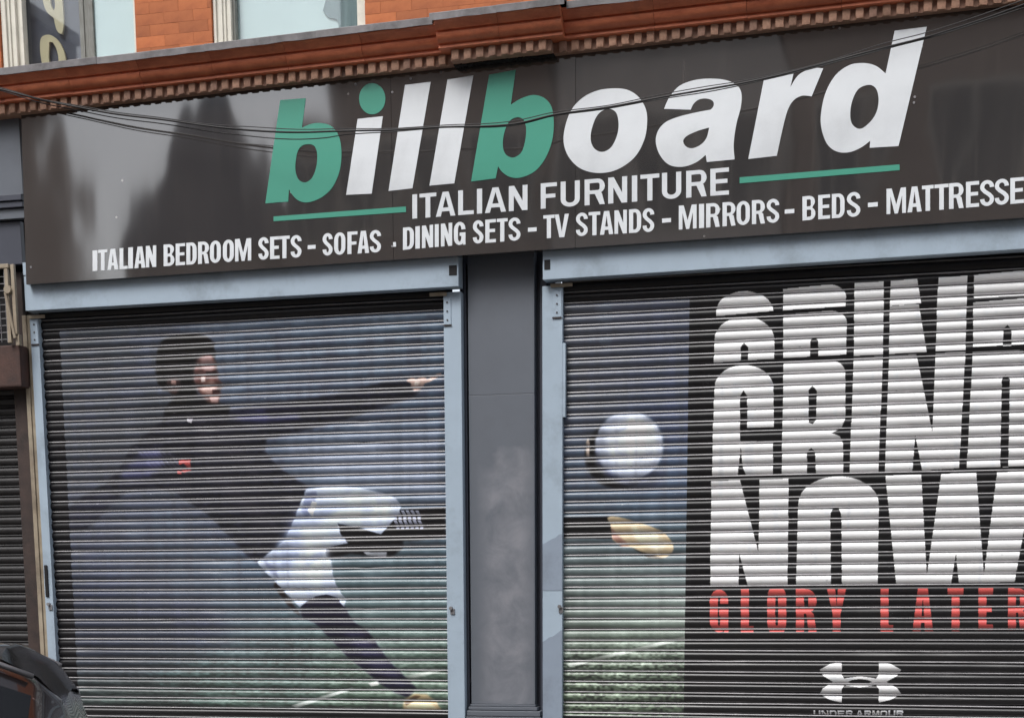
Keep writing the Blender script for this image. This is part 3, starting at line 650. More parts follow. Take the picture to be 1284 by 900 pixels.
# letters hanging behind the left window
ws = empty('window_lettering', (-3.0, .1, 5.4), 'tan letters q and o one above the other behind the dark upstairs window', 'lettering')
yq = .075
def px2(l, org, sc, Y): return [(*at(org[0]+p[0]/sc, org[1]+p[1]/sc, Y),)+tuple(p[2:]) for p in l]
q_o = [(345, -20), (352, 40), (375, 95), (410, 130), (432, 150), (440, 190), (455, 240), (475, 268), (500, 275, 'C'), (512, 200), (508, 80), (500, -10), (490, -60), (430, -90), (370, -70)]
q_h = [(405, 10), (412, 50), (430, 85), (442, 60), (440, 10), (430, -30), (412, -30)]
o_o = [(322, 390), (330, 310), (370, 283), (420, 290), (475, 340), (515, 420), (530, 500), (525, 580), (480, 640), (420, 640), (365, 580), (335, 500)]
o_h = [(395, 370), (400, 340), (425, 345), (455, 400), (470, 470), (468, 540), (440, 575), (410, 540), (392, 470)]
slab_mesh('letter', [spline(px2(q_o, (0, 0), 6.42, yq)), spline(px2(q_h, (0, 0), 6.42, yq))], yq, .02, M['tan'], ws)
slab_mesh('letter', [spline(px2(o_o, (0, 0), 6.42, yq)), spline(px2(o_h, (0, 0), 6.42, yq))], yq, .02, M['tan'], ws)

# cornice
cor = empty('cornice', (0, -.2, 5.1), parent=bld)
def prism(bm, prof, x0, x1, sx):
    """profile [(y, z)] run along x, rising with sx"""
    A = [bm.verts.new((x0, y, z+sx*x0)) for y, z in prof]; B = [bm.verts.new((x1, y, z+sx*x1)) for y, z in prof]
    n = len(prof)
    for i in range(n): bm.faces.new((A[i], A[(i+1) % n], B[(i+1) % n], B[i]))
    bm.faces.new(A[::-1]); bm.faces.new(B)
def prof(dy):
    o = [(-.10, .064), (-.305-dy, .065), (-.311-dy, .068), (-.311-dy, .080)]
    o += [(-.300-dy, .083), (-.300-dy, .092)]
    o += [(-.310-dy-.056*math.sin(t), .094+.052*(1-math.cos(t))) for t in [i*math.pi/2/6 for i in range(7)]]
    o += [(-.350-dy, .148), (-.350-dy, .160)]
    o += [(-.372-dy-.045*(t**1.5), .162+.040*t) for t in (0, .25, .5, .75, 1)]
    o += [(-.43-dy, .204), (-.43-dy, .218), (-.10, .228)]
    return [(y, z+Z0) for y, z in o]
def run(x0, x1, dy, nblk):
    for i in range(nblk):
        a = x0+(x1-x0)*i/nblk; b_ = x0+(x1-x0)*(i+1)/nblk
        bm = bmesh.new(); prism(bm, prof(dy+rnd.uniform(-.003, .003)), a+.001, b_-.001, SL)
        bmesh.ops.translate(bm, verts=bm.verts, vec=(0, 0, rnd.uniform(-.0015, .0015)))
        fin(bm, 'terracotta_block', M['terra'], cor, ((a+b_)/2, -.3, Z0), smooth=True)
run(-6.5, .10, 0, 12); run(.10, .95, .075, 2); run(.95, 7.5, 0, 11)
for x0, x1, dy, n in ((-6.5, .075, 0, 8), (.075, .985, .075, 2), (.985, 7.5, 0, 8)):
    for i in range(n):
        a = x0+(x1-x0)*i/n; b_ = x0+(x1-x0)*(i+1)/n; j = rnd.uniform(-.003, .003); k = 7
        bm = bmesh.new()
        xs_ = [a+(b_-a)*q/k for q in range(k+1)]
        rows = []
        for x in xs_:
            wv = rnd.uniform(-.0035, .0035)
            rows.append([bm.verts.new((x, y, z+Z0+SL*x)) for y, z in ((-.442-dy-j, .206+wv+j), (-.445-dy-j, .248+j), (-.43-dy, .256+j), (YW-.008, .276), (YW-.006, .269), (-.42-dy, .246), (-.434-dy, .238), (-.434-dy, .208+wv))])
        for R1, R2 in zip(rows, rows[1:]):
            for q in range(8): bm.faces.new((R1[q], R1[(q+1) % 8], R2[(q+1) % 8], R2[q]))
        bm.faces.new(rows[0][::-1]); bm.faces.new(rows[-1])
        fin(bm, 'lead_flashing', M['lead'], cor, ((a+b_)/2, -.4, Z0+.2))
# band behind the dentils and the dentils themselves
bm = bmesh.new(); box(bm, -6.5, .17, -.255, -.1, Z0-.002, Z0+.0635, SL); box(bm, .17, .86, -.330, -.1, Z0-.002, Z0+.0635, SL); box(bm, .86, 7.5, -.255, -.1, Z0-.002, Z0+.0635, SL)
fin(bm, 'dentil_band', M['dentil_b'], cor)
dm = {}
def dentil(x, dy):
    k = rnd.randrange(9)
    if k not in dm:
        b_ = bmesh.new(); ww = .047+.005*k/8
        box(b_, -ww/2, ww/2, -.022, .004, .004, .0680, bev=.004)
        for v in b_.verts: v.co += Vector((rnd.uniform(-.0018, .0018), rnd.uniform(-.0025, .0025), rnd.uniform(-.004, .001)*(v.co.z < .03)))
        bmesh.ops.recalc_face_normals(b_, faces=b_.faces)
        me = bpy.data.meshes.new('dentil'); b_.to_mesh(me); b_.free(); me.materials.append(M['dentil'] if k else M['dentil_b']); dm[k] = me
    link('dentil', dm[k], None, cor, (x, -.258-dy, Z0-.005+SL*x))
x = -5.0
while x < 5.6:
    if not .13 < x < .9: dentil(x, 0)
    x += .0835
for i in range(8): dentil(.205+i*.0855, .075)
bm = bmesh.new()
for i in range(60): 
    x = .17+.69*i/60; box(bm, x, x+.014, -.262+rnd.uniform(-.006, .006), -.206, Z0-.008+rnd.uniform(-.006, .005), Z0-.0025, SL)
fin(bm, 'black_strip', M['black'], cor)  # uneven black strip under the projecting dentils

# ------------------------------------------------------------------ shop front: pilaster between the shutters
pil = empty('pilaster', (.42, .1, 0), 'slate grey panelled pilaster with a pale smudge, standing between the two roller shutters', 'pilaster')
def pilmat():
    mt = mat('smudged slate paint', lin((101, 106, 114)), .5, var=.05, vscale=4, dirt=.12, bump=.0005, bscale=25)
    t = mt.node_tree; b = t.nodes['Principled BSDF']; N = t.nodes.new; L = t.links.new; src = b.inputs['Base Color'].links[0].from_socket
    g = N('ShaderNodeNewGeometry'); n = N('ShaderNodeTexNoise'); n.inputs['Scale'].default_value = 4.5; n.inputs['Detail'].default_value = 10; n.inputs['Roughness'].default_value = .62; n.inputs['Distortion'].default_value = .5; L(g.outputs['Position'], n.inputs['Vector'])
    sp = N('ShaderNodeSeparateXYZ'); L(g.outputs['Position'], sp.inputs[0])
    r = N('ShaderNodeMapRange'); r.inputs['From Min'].default_value = 2.06; r.inputs['From Max'].default_value = 1.96; nz = N('ShaderNodeMath'); nz.operation = 'MULTIPLY_ADD'; nz.inputs[1].default_value = -.9; n3 = N('ShaderNodeTexNoise'); n3.inputs['Scale'].default_value = 2.2; n3.inputs['Detail'].default_value = 4; L(g.outputs['Position'], n3.inputs['Vector']); L(n3.outputs['Fac'], nz.inputs[0]); L(sp.outputs[2], nz.inputs[2]); L(nz.outputs[0], r.inputs['Value'])
    rx = N('ShaderNodeMath'); rx.operation = 'SUBTRACT'; rx.inputs[1].default_value = .46; L(sp.outputs[0], rx.inputs[0])
    ra = N('ShaderNodeMath'); ra.operation = 'ABSOLUTE'; L(rx.outputs[0], ra.inputs[0])
    rr = N('ShaderNodeMapRange'); rr.inputs['From Min'].default_value = .23; rr.inputs['From Max'].default_value = .10; L(ra.outputs[0], rr.inputs['Value'])
    rn = N('ShaderNodeMapRange'); rn.inputs['From Min'].default_value = .30; rn.inputs['From Max'].default_value = .66; rn.inputs['To Max'].default_value = .62; L(n.outputs['Fac'], rn.inputs['Value'])
    m1 = N('ShaderNodeMath'); m1.operation = 'MULTIPLY'; L(r.outputs[0], m1.inputs[0]); L(rr.outputs[0], m1.inputs[1])
    m2 = N('ShaderNodeMath'); m2.operation = 'MULTIPLY'; L(m1.outputs[0], m2.inputs[0]); L(rn.outputs[0], m2.inputs[1])
    mx = N('ShaderNodeMix'); mx.data_type = 'RGBA'; mx.inputs[7].default_value = (*lin((152, 152, 158)), 1); L(m2.outputs[0], mx.inputs[0]); L(src, mx.inputs[6]); L(mx.outputs[2], b.inputs['Base Color'])
    return mt
pm_ = pilmat()
for z0, z1 in ((.755, 2.955), (2.9562, 4.15)):
    bm = bmesh.new(); box(bm, .186, .668, 0, .10, z0, z1, bev=.003); fin(bm, 'panel', pm_, pil)
bm = bmesh.new(); box(bm, .10, .80, .10, .30, 0, 5.0); fin(bm, 'recess', M['slate_dark'], pil)
bm = bmesh.new(); box(bm, .153, .168, .02, .098, 0, 3.86); box(bm, .70, .738, .05, .098, 0, 3.86); fin(bm, 'edge_strip', M['slate_dark'], pil)
bm = bmesh.new(); box(bm, .180, .674, -.012, .098, .738, .754, bev=.003); box(bm, .170, .690, -.026, .097, .712, .736, bev=.004); box(bm, .160, .715, -.04, .096, .668, .708, bev=.006); fin(bm, 'base_moulding', M['slate'], pil)
bm = bmesh.new(); box(bm, .156, .722, -.045, .095, .001, .664, bev=.004); fin(bm, 'plinth', M['slate'], pil)

# ------------------------------------------------------------------ roller shutters
PROF = [(.006, 0), (-.002, -.0005), (-.0056, -.0035), (-.0062, -.0070), (-.0030, -.0103), (.008, -.0120), (.008, -.0148), (0, -.0165), (-.0082, -.0220), (-.0126, -.0310), (-.0140, -.0400), (-.0126, -.0495), (-.0080, -.0590), (-.0005, -.0685), (.006, -.0745)]
def lath_mesh(x0, x1, mats, prof_=PROF):
    n = 40; xs_ = [x0+(x1-x0)*i/n for i in range(n+1)]; vs = []; fs = []; mi = []
    for x in xs_: vs += [(x, y, z) for y, z in prof_]
    k = len(prof_)
    for i in range(n):
        for j in range(k-1):
            fs.append((i*k+j, i*k+j+1, (i+1)*k+j+1, (i+1)*k+j)); mi.append(1 if j < 5 else 0)
    me = bpy.data.meshes.new('lath'); me.from_pydata(vs, [], fs); me.update()
    for p, q in zip(me.polygons, mi): p.use_smooth = True; p.material_index = q
    me.set_sharp_from_angle(angle=math.radians(50))
    for mm in mats: me.materials.append(mm)
    return me
def shutter(x0, x1, label, P_, filmname, ztop, zbot):
    root = empty('roller_shutter', ((x0+x1)/2, 0, 0), label, 'roller shutter', 'printed roller shutters of the furniture shop')
    fm = film(filmname, P_, root)
    xc = (x0+x1)/2
    variants = [lath_mesh(x0-xc, x1-xc, [fm, M['galv']]) for _ in range(1)]
    for v in range(9):                      # six slightly bowed copies of the rolled section
        me = lath_mesh(x0-xc, x1-xc, [fm, M['galv']]); a, ph = rnd.uniform(.002, .004), rnd.uniform(0, 6)
        for vv in me.vertices: vv.co.y += a*math.sin(vv.co.x*2.3+ph); vv.co.z += .0016*math.sin(vv.co.x*1.7+ph*2)
        for _ in range(rnd.choice((0, 1, 2))):
            xd, dd, wd = rnd.uniform(x0-xc, x1-xc)*.9, rnd.uniform(.004, .011), rnd.uniform(.05, .16)
            for vv in me.vertices:
                g_ = math.exp(-((vv.co.x-xd)/wd)**2)*(1 if vv.co.y < -.004 else .2); vv.co.y += dd*g_; vv.co.z -= dd*.25*g_
        variants.append(me)
    k = 0; z = ztop
    while z > zbot:
        o = link('lath', variants[rnd.randrange(10)], None, root, (xc, rnd.uniform(-.0012, .0012), z+rnd.uniform(-.0007, .0007)))
        o.rotation_euler = (rnd.gauss(0, .05), rnd.gauss(0, .0004), 0); z -= .075; k += 1
    bm = bmesh.new(); box(bm, x0, x1, -.012, .012, .004, z+.002, bev=.002); box(bm, x0, x1, -.04, -.012, .004, .03, bev=.002); fin(bm, 'bottom_rail', M['galv'], root)
    bm = bmesh.new(); box(bm, x0-.02, x1+.02, .035, .05, 0, 3.95); fin(bm, 'backing', M['black'], root)
    return root
def plate(x0, x1, z0, z1, y, root):
    bm = bmesh.new(); box(bm, x0, x1, y-.006, y+.001, z0, z1, bev=.0015); p = fin(bm, 'fixing_plate', M['blue'], root)
    for i in range(3):
        b_ = bmesh.new(); zc = z1-.03-(z1-z0-.06)*i/2; tube(b_, [((x0+x1)/2, y-.011, zc), ((x0+x1)/2, y-.005, zc)], .006, 8); fin(b_, 'screw', M['brown'], p)
    b_ = bmesh.new(); box(b_, x0-.004, x1+.004, y-.009, y-.0005, z0-.009, z0-.002); fin(b_, 'shim', M['brown'], p)
ZB = 3.5555
sa = shutter(-3.185, .04, 'roller shutter left of the pilaster, its slats printed with a footballer kicking', PA, 'printed film footballer', ZB+2*.075, .1)
def rail(x0, x1, root, z1, extra=None):
    bm = bmesh.new(); box(bm, x0, x1, -.06, -.02, .002, z1, bev=.003)
    box(bm, x0+.003, x1-.003, -.0195, .034, .002, z1)
    if extra: box(bm, *extra)
    return fin(bm, 'guide_rail', M['blue'], root)
rail(-3.238, -3.168, sa, 3.63); rail(.022, .1505, sa, 3.66)
bm = bmesh.new(); box(bm, -3.222, .156, -.14, -.02, 3.681, 3.93, .002, bev=.003); box(bm, -3.225, -3.174, -.14, -.10, 3.931, 4.02); la = fin(bm, 'head_beam', M['blue'], sa)
sb = shutter(.88, 5.2, 'roller shutter right of the pilaster, printed with a ball, a boot and a white slogan', PB, 'printed film slogan', ZB+2*.075, .1)
rail(.739, .883, sb, 3.665, (.8835, .9035, -.058, -.02, 2.78, 3.28)); rail(5.15, 5.3, sb, 3.7)
bm = bmesh.new(); box(bm, .760, 5.35, -.14, -.02, 3.686, 3.98, .0088, bev=.003); lb = fin(bm, 'head_beam', M['blue'], sb)
for root, q in ((sa, ((-3.228, -3.172, 3.445, 3.615), (.026, .078, 3.44, 3.62))), (sb, ((.815, .875, 3.455, 3.63),))):
    for p in q: plate(p[0], p[1], p[2], p[3], -.0605, root)
for root, x0, x1, z0 in ((sa, -3.235, -3.105, 3.628), (sa, -.075, .05, 3.635), (sb, .80, .955, 3.652)):
    bm = bmesh.new(); box(bm, x0, x1, -.075, -.062, z0, z0+.024, bev=.002); fin(bm, 'stop_bar', M['beige'], root)
for root, b_, (xa, ya, xb_, yb_) in ((sa, la, (563, 333, 573, 345)), (sb, lb, (682.5, 326, 690, 338))):
    X0, Z1 = at(xa, ya, -.14); X1, Z0_ = at(xb_, yb_, -.14)
    bm = bmesh.new(); box(bm, X0, X1, -.1425, -.139, Z0_, Z1); fin(bm, 'socket', M['black'], b_)
# paint patches on the right-hand rail, locks and a handle
for x0, x1, y0, y1 in ((684, 705.5, 740, 668), (685, 711, 1180, 790)):
    X0, Za = at(x0, y0, -.06); X1, Zb = at(x1, y1, -.06)
    zt = [Zb-.03*math.sin(i*.9) for i in range(7)]
    c = [(.7405, max(Za, .01)), (.8815, max(Za, .01))]+[(.8815-(.141)*i/6, Zb-.08*i/6+rnd.uniform(-.006, .006)) for i in range(7)]
    slab_mesh('paint_patch', [c], -.0625, .002, M['patch'], sb)
for root, px, py in ((sa, 62, 757), (sa, 566, 762), (sb, 702, 760)):
    X, Z = at(px, py, -.06); bm = bmesh.new()
    tube(bm, [(X, -.085, Z), (X, -.06, Z)], .013, 12); box(bm, X-.006, X+.026, -.07, -.06, Z-.045, Z-.004, bev=.003); fin(bm, 'lock', M['galv'], root)
X, Z = at(59, 708, -.06); _, Zb = at(61, 748, -.06); bm = bmesh.new(); box(bm, X-.022, X+.005, -.072, -.0605, Zb, Z, bev=.008); fin(bm, 'slot_cover', M['black'], sa)

# ------------------------------------------------------------------ the black sign
YS = -.2
sg = empty('shop_sign', (.3, YS, 3.87), 'long glossy black sign reading billboard italian furniture, over the two shutters', 'shop sign')
def quad_panel(x0, x1, xa=None):
    zb = lambda x: 3.873+.0068*x; zt = lambda x: 5.118+.0205*x
    xa = x0 if xa is None else xa
    bm = bmesh.new()
    P8 = [(x0, YS, zb(x0)), (x1, YS, zb(x1)), (x1, YS, zt(x1)), (xa, YS, zt(xa))]; Q8 = [(x, YS+.08, z) for x, y, z in P8]
    A = [bm.verts.new(p) for p in P8]; B = [bm.verts.new(p) for p in Q8]
    bm.faces.new(A); bm.faces.new(B[::-1])
    for i in range(4): bm.faces.new((A[i], A[(i+1) % 4], B[(i+1) % 4], B[i]))
    return fin(bm, 'sign_panel', M['acrylic'], sg)
quad_panel(-3.17, -.299, -3.135); quad_panel(-.2965, .9985); quad_panel(1.001, 5.6)
YL = YS-.0032
def trace(org, pts, holes=(), col='white', label=None, n=5):
    cv = lambda l: spline([(*at(org[0]+p[0]/4.5, org[1]+p[1]/4.5, YL),)+tuple(p[2:]) for p in l], True, n)
    o = slab_mesh('letter', [cv(pts)]+[cv(h) for h in holes], YL, .003, M[col], sg)
    if label: o['label'] = label
c = 'C'
trace((320, 80), [(141, 206, c), (285, 195, c), (263, 362, c), (310, 342), (365, 335), (425, 350), (468, 400), (486, 490), (478, 595), (440, 690), (378, 752), (300, 782), (245, 772), (208, 738), (190, 708, c), (186, 778, c), (57, 788, c)], [[(290, 455), (330, 462), (349, 505), (345, 580), (320, 645), (280, 670), (242, 650), (226, 590), (236, 505), (258, 468)]], 'green', 'green letter b')
trace((320, 80), [(578, 312, c), (720, 297, c), (657, 733, c), (513, 740, c)])
trace((320, 80), [(660+74*math.cos(i*.3927), 198+88*math.sin(i*.3927)) for i in range(16)], (), 'green', 'green dot of the letter i')
trace((430, 60), [(350, 210, c), (495, 193, c), (392, 793, c), (257, 808, c)])
trace((430, 60), [(590, 180, c), (735, 157, c), (628, 765, c), (488, 778, c)])
trace((580, 60), [(150, 153, c), (300, 125, c), (272, 322, c), (330, 287), (400, 267), (462, 285), (502, 335), (514, 420), (506, 520), (470, 618), (410, 695), (330, 732), (270, 730), (225, 702), (200, 668, c), (187, 737, c), (48, 755, c)], [[(305, 393), (342, 405), (358, 450), (354, 520), (332, 590), (285, 620), (242, 600), (227, 550), (235, 480), (262, 418)]], 'green', 'green letter b')
trace((690, 60), [(350, 230), (435, 238), (500, 280), (540, 350), (546, 430), (530, 520), (482, 610), (410, 670), (330, 702), (240, 704), (160, 675), (100, 610), (75, 530), (85, 440), (120, 350), (180, 285), (260, 244)], [[(320, 345), (368, 362), (385, 420), (378, 490), (345, 560), (295, 588), (250, 570), (228, 520), (236, 450), (268, 378)]])
trace((810, 60), [(500, 630, c), (343, 645, c), (337, 605, c), (280, 648), (205, 672), (130, 660), (78, 605), (55, 530), (70, 465), (115, 418), (190, 388), (280, 366), (365, 350, c), (382, 328), (376, 300), (340, 287), (298, 293), (268, 318), (252, 350, c), (102, 345, c), (132, 280), (190, 215), (280, 182), (370, 175), (450, 183), (510, 210), (538, 255), (535, 335), (510, 430), (495, 540)], [[(357, 450, c), (285, 472), (228, 500), (210, 528), (226, 558), (265, 567), (312, 545), (342, 508)]])
trace((810, 60), [(665, 182, c), (833, 143, c), (815, 222, c), (855, 160), (905, 128), (955, 115), (1000, 117, c), (935, 275, c), (880, 271), (830, 300), (797, 360), (768, 470), (738, 610, c), (577, 628, c)])
trace((980, 20), [(638, 85, c), (820, 62, c), (660, 735, c), (497, 745, c), (500, 705, c), (450, 742), (380, 770), (310, 765), (255, 720), (224, 630), (224, 540), (250, 430), (305, 335), (380, 280), (460, 267), (530, 282), (587, 325, c)], [[(490, 390), (530, 407), (547, 460), (540, 530), (508, 590), (450, 637), (405, 620), (388, 570), (396, 490), (432, 415)]])
def bar(p4):
    o = slab_mesh('underline', [[at(x, y, YL) for x, y in p4]], YL, .003, M['green'], sg)
bar([(343, 271.5), (343, 277.5), (509, 266), (509, 259)]); bar([(927.4, 222.5), (927.4, 230), (1128, 213.5), (1128, 206.2)])
def word_letter(ch, x0, x1, base, cap, t, h, rd=1.):
    """glyph filling the surveyed quad between x0 and x1; base and cap are functions of x"""
    w_ = (x1-x0)/(base(x0)-cap(x0)); cs = []
    for cc in glyph(ch, w_, t, h, rd):
        q = []
        for u, v in cc:
            x = x0+(x1-x0)*u/w_; q.append(at(x+(.0 if ch == 'I' else 0), base(x)+(cap(x)-base(x))*v, YL))
        cs.append(q)
    slab_mesh('letter', cs, YL, .003, M['white'], sg)
fb = lambda x: 274.3+(x-517)*(244-274.3)/397; fc = lambda x: 244+(x-517)*(210-244)/397
for ch, a, b_ in (('I', 517, 523), ('T', 526, 547), ('A', 546.5, 571), ('L', 574.5, 594), ('I', 598, 604.5), ('A', 608, 634.5), ('N', 638, 661.4), ('F', 678, 698.3), ('U', 703, 727), ('R', 733, 758.3), ('N', 762.6, 786.4), ('I', 792.3, 799), ('T', 803, 826.7), ('U', 830, 854.2), ('R', 860.4, 886), ('E', 890.7, 914)):
    word_letter(ch, a, b_, fb, fc, .195, .155)
BX = [100, 118, 193, 312, 480, 512, 583, 650, 705, 815, 870, 970, 1055, 1112, 1275, 1330]; BY = [341, 339.8, 334.8, 326.8, 316, 312.8, 306.6, 301.5, 297.5, 290.8, 286.6, 279.4, 273, 268.8, 255.2, 251]
CX = [100, 118, 190, 300, 480, 512, 583, 705, 815, 870, 970, 1055, 1112, 1275, 1330]; CY = [315.5, 314, 308, 299.5, 288, 285, 277.5, 268.5, 261, 256.5, 249.5, 242.5, 237, 222.8, 218]
bl = lambda x: float(np.interp(x, BX, BY)); cl = lambda x: float(np.interp(x, CX, CY))
S1 = []
def ex(org, sc, l): S1.extend((ch, org+a/sc, org+b_/sc) for ch, a, b_ in l)
ex(100, 6.42, [('I', 103, 142), ('T', 148, 222), ('A', 222, 310), ('L', 320, 385), ('I', 390, 428), ('A', 440, 528), ('N', 532, 615), ('B', 675, 762), ('E', 772, 848), ('D', 858, 940), ('R', 952, 1040), ('O', 1048, 1135), ('O', 1152, 1240), ('M', 1250, 1380)])
ex(290, 6.42, [('S', 218, 300), ('E', 312, 388), ('T', 385, 470), ('S', 478, 565), ('-', 615, 678), ('S', 735, 815), ('O', 828, 918), ('F', 935, 1015), ('A', 1016, 1110), ('S', 1115, 1205)])
ex(480, 6.42, [('D', 162, 250), ('I', 262, 298), ('N', 315, 405), ('I', 418, 450), ('N', 468, 558), ('G', 572, 665), ('S', 725, 810), ('E', 825, 910), ('T', 918, 1005), ('S', 1012, 1108), ('-', 1168, 1238)])
ex(670, 6.42, [('T', 72, 162), ('V', 164, 278), ('S', 335, 430), ('T', 437, 530), ('A', 528, 635), ('N', 645, 745), ('D', 762, 860), ('S', 872, 965), ('-', 1028, 1100)])
ex(840, 5.836, [('M', 65, 195), ('I', 213, 250), ('R', 265, 365), ('R', 385, 480), ('O', 488, 585), ('R', 600, 695), ('S', 708, 800), ('-', 840, 910), ('B', 970, 1065), ('E', 1085, 1172), ('D', 1185, 1278)])
ex(1050, 5.487, [('S', 65, 158), ('-', 210, 278), ('M', 338, 472), ('A', 482, 580), ('T', 582, 662), ('T', 668, 765), ('R', 768, 868), ('E', 885, 975), ('S', 982, 1078), ('S', 1083, 1180), ('E', 1190, 1284), ('S', 1292, 1390)])
for ch, a, b_ in S1: word_letter(ch, a, b_, bl, cl, {'N': .155, 'M': .165, 'S': .165, 'I': .2}.get(ch, .178), .14)
X0, Za = at(493, 309.5, YL); X1, Zb = at(496.5, 303.5, YL); slab_mesh('dash_remnant', [[(X0, Za), (X1, Za), (X1, Zb), (X0, Zb)]], YL, .003, M['white'], sg)
for px, py in ((492, 116), (479, 93), (515, 99), (446, 106), (1045, 34), (1053, 36), (553, 91), (1148, 21), (1147, 122), (1146, 129), (492, 309), (39, 335)):
    X, Z = at(px, py, YS); bm = bmesh.new(); tube(bm, [(X, YS-.005, Z), (X, YS+.001, Z)], .008, 8); fin(bm, 'screw_cap', M['galv'], sg)

# ------------------------------------------------------------------ overhead cables sagging in front of the sign
def cable(name, pts, r, label, wob=0.):
    P = []
    for i, (x, y, Y) in enumerate(pts): X, Z = at(x, y, Y); P.append((X, Y, Z))
    A = spline([(p[0], p[2]) for p in P], False, 10); B = spline([(p[0], p[1]) for p in P], False, 10)
    q = [(a[0], b_[1], a[1]+wob*math.sin(a[0]*9)) for a, b_ in zip(A, B)]
    bm = bmesh.new(); tube(bm, q, r, 8); o = fin(bm, name, M['cable'], None, q[len(q)//2], smooth='all')
    tag(o, label, 'cable', 'cables sagging across the sign')
cable('overhead_cable', [(-120, 86, -.40), (0, 112, -.40), (60, 127, -.36), (130, 140.5, -.38), (240, 155, -.42), (330, 165, -.45), (440, 164.5, -.48), (540, 160.5, -.49), (640, 156, -.50), (700, 143.5, -.50), (780, 131.5, -.50), (880, 113, -.50), (954, 100, -.50), (1047, 76, -.50), (1113, 59.5, -.50), (1180, 41, -.50), (1284, 6, -.50), (1500, -85, -.5)], .0065, 'thickest black cable of the bundle crossing the middle of billboard', .002)
cable('overhead_cable', [(-120, 84, -.42), (0, 110, -.42), (60, 126, -.38), (130, 138, -.40), (240, 153, -.44), (330, 160.5, -.47), (440, 162, -.50), (540, 158.5, -.51), (640, 152, -.52), (700, 140.5, -.52), (780, 129, -.52), (880, 109, -.52), (954, 98, -.52), (1047, 74, -.52), (1113, 54, -.52), (1180, 35, -.52), (1284, 0, -.52), (1500, -92, -.52)], .003, 'thin black cable running just above the thickest one', .003)
cable('overhead_cable', [(-120, 88, -.37), (0, 114, -.37), (60, 131, -.34), (130, 145, -.36), (240, 161, -.40), (330, 173, -.43), (400, 173.5, -.45), (440, 169, -.46), (540, 161.5, -.47), (640, 157.5, -.48), (700, 145, -.48), (780, 133, -.48), (880, 116, -.48), (954, 102, -.48), (1047, 78, -.48), (1113, 61.5, -.48), (1284, 10, -.48), (1500, -80, -.48)], .0036, 'thin black cable sagging lowest of the bundle in front of the first green b', .003)

# ------------------------------------------------------------------ neighbouring shop at the left edge
nb = empty('neighbouring_shop', (-4.4, 0, 0), 'dark grey shop front with a rusty closed shutter at the left edge', 'shop front')
bm = bmesh.new(); box(bm, -6.4, -3.185, -.15, -.06, 4.5, 5.035, bev=.003); fin(bm, 'fascia_panel', M['slate'], nb)
bm = bmesh.new(); box(bm, -6.4, -3.185, -.18, -.06, 4.455, 4.497, bev=.004); box(bm, -6.4, -3.185, -.165, -.06, 4.41, 4.45, bev=.004); fin(bm, 'ledge', M['slate_dark'], nb)
bm = bmesh.new(); box(bm, -6.4, -3.19, -.14, -.06, 4.335, 4.405, bev=.004); fin(bm, 'ledge', M['slate'], nb)
bm = bmesh.new(); box(bm, -6.4, -3.25, -.10, -.05, 4.02, 4.325, bev=.003); fin(bm, 'lower_panel', M['slate_dark'], nb)
bm = bmesh.new(); box(bm, -6.4, -3.26, .055, .3, 0, 5.0); fin(bm, 'back_wall', M['black'], nb)
bm = bmesh.new(); box(bm, -3.43, -3.312, -.02, .05, 0, 3.98, bev=.006); fin(bm, 'brown_frame', M['brown'], nb)
bm = bmesh.new(); box(bm, -3.309, -3.275, -.05, .05, 0, 3.66, bev=.004); box(bm, -3.273, -3.243, -.04, .05, 0, 3.66, bev=.004); fin(bm, 'beige_post', M['beige'], nb)
gr = empty('window_grille', (-3.6, -.15, 3.45), parent=nb)
bm = bmesh.new()
box(bm, -6.3, -3.305, -.215, -.175, 3.975, 4.005, bev=.004); box(bm, -3.345, -3.315, -.21, -.18, 3.44, 3.974, bev=.004); box(bm, -3.29, -3.262, -.21, -.18, 3.50, 4.0, bev=.004)
box(bm, -3.285, -3.255, -.20, -.16, 3.42, 3.50, bev=.004); tube(bm, [(-3.315, -.23, 3.82), (-3.315, -.17, 3.82)], .03, 10)
tube(bm, [(-3.34, -.215, 3.80), (-3.28, -.215, 3.47)], .012, 8)
fin(bm, 'grille_frame', M['beige'], gr)
bm = bmesh.new()
for i in range(26): x = -3.36-i*.05; tube(bm, [(x, -.185, 3.45), (x, -.185, 3.975)], .0028, 5)
for i in range(10): z = 3.47+i*.05; tube(bm, [(-4.7, -.18, z), (-3.345, -.18, z)], .0028, 5)
o = fin(bm, 'wire_mesh', M['galv'], gr); o['kind'] = 'stuff'
bm = bmesh.new(); box(bm, -6.3, -3.275, -.17, .0, 3.125, 3.43, bev=.012); fin(bm, 'rusty_shutter_box', M['rust'], nb)
me = lath_mesh(-1.4, 1.4, [M['dlath'], M['dlath']])
for i in range(41): o = link('lath', me, None, nb, (-4.83, .03+rnd.uniform(-.001, .001), 3.16-i*.075)); o.rotation_euler = (rnd.gauss(0, .03), 0, 0)
# the shop's other side, outside the frame to the right
rp = empty('end_pier', (6.3, 0, 0), 'plain slate grey pier at the far right end of the shop front', 'pier')
bm = bmesh.new(); box(bm, 5.36, 7.5, -.05, .3, 0, 5.0, bev=.006); fin(bm, 'pier_face', M['slate'], rp)
bm = bmesh.new(); box(bm, 5.34, 7.5, -.09, -.051, 0, .7, bev=.006); fin(bm, 'plinth', M['slate'], rp)

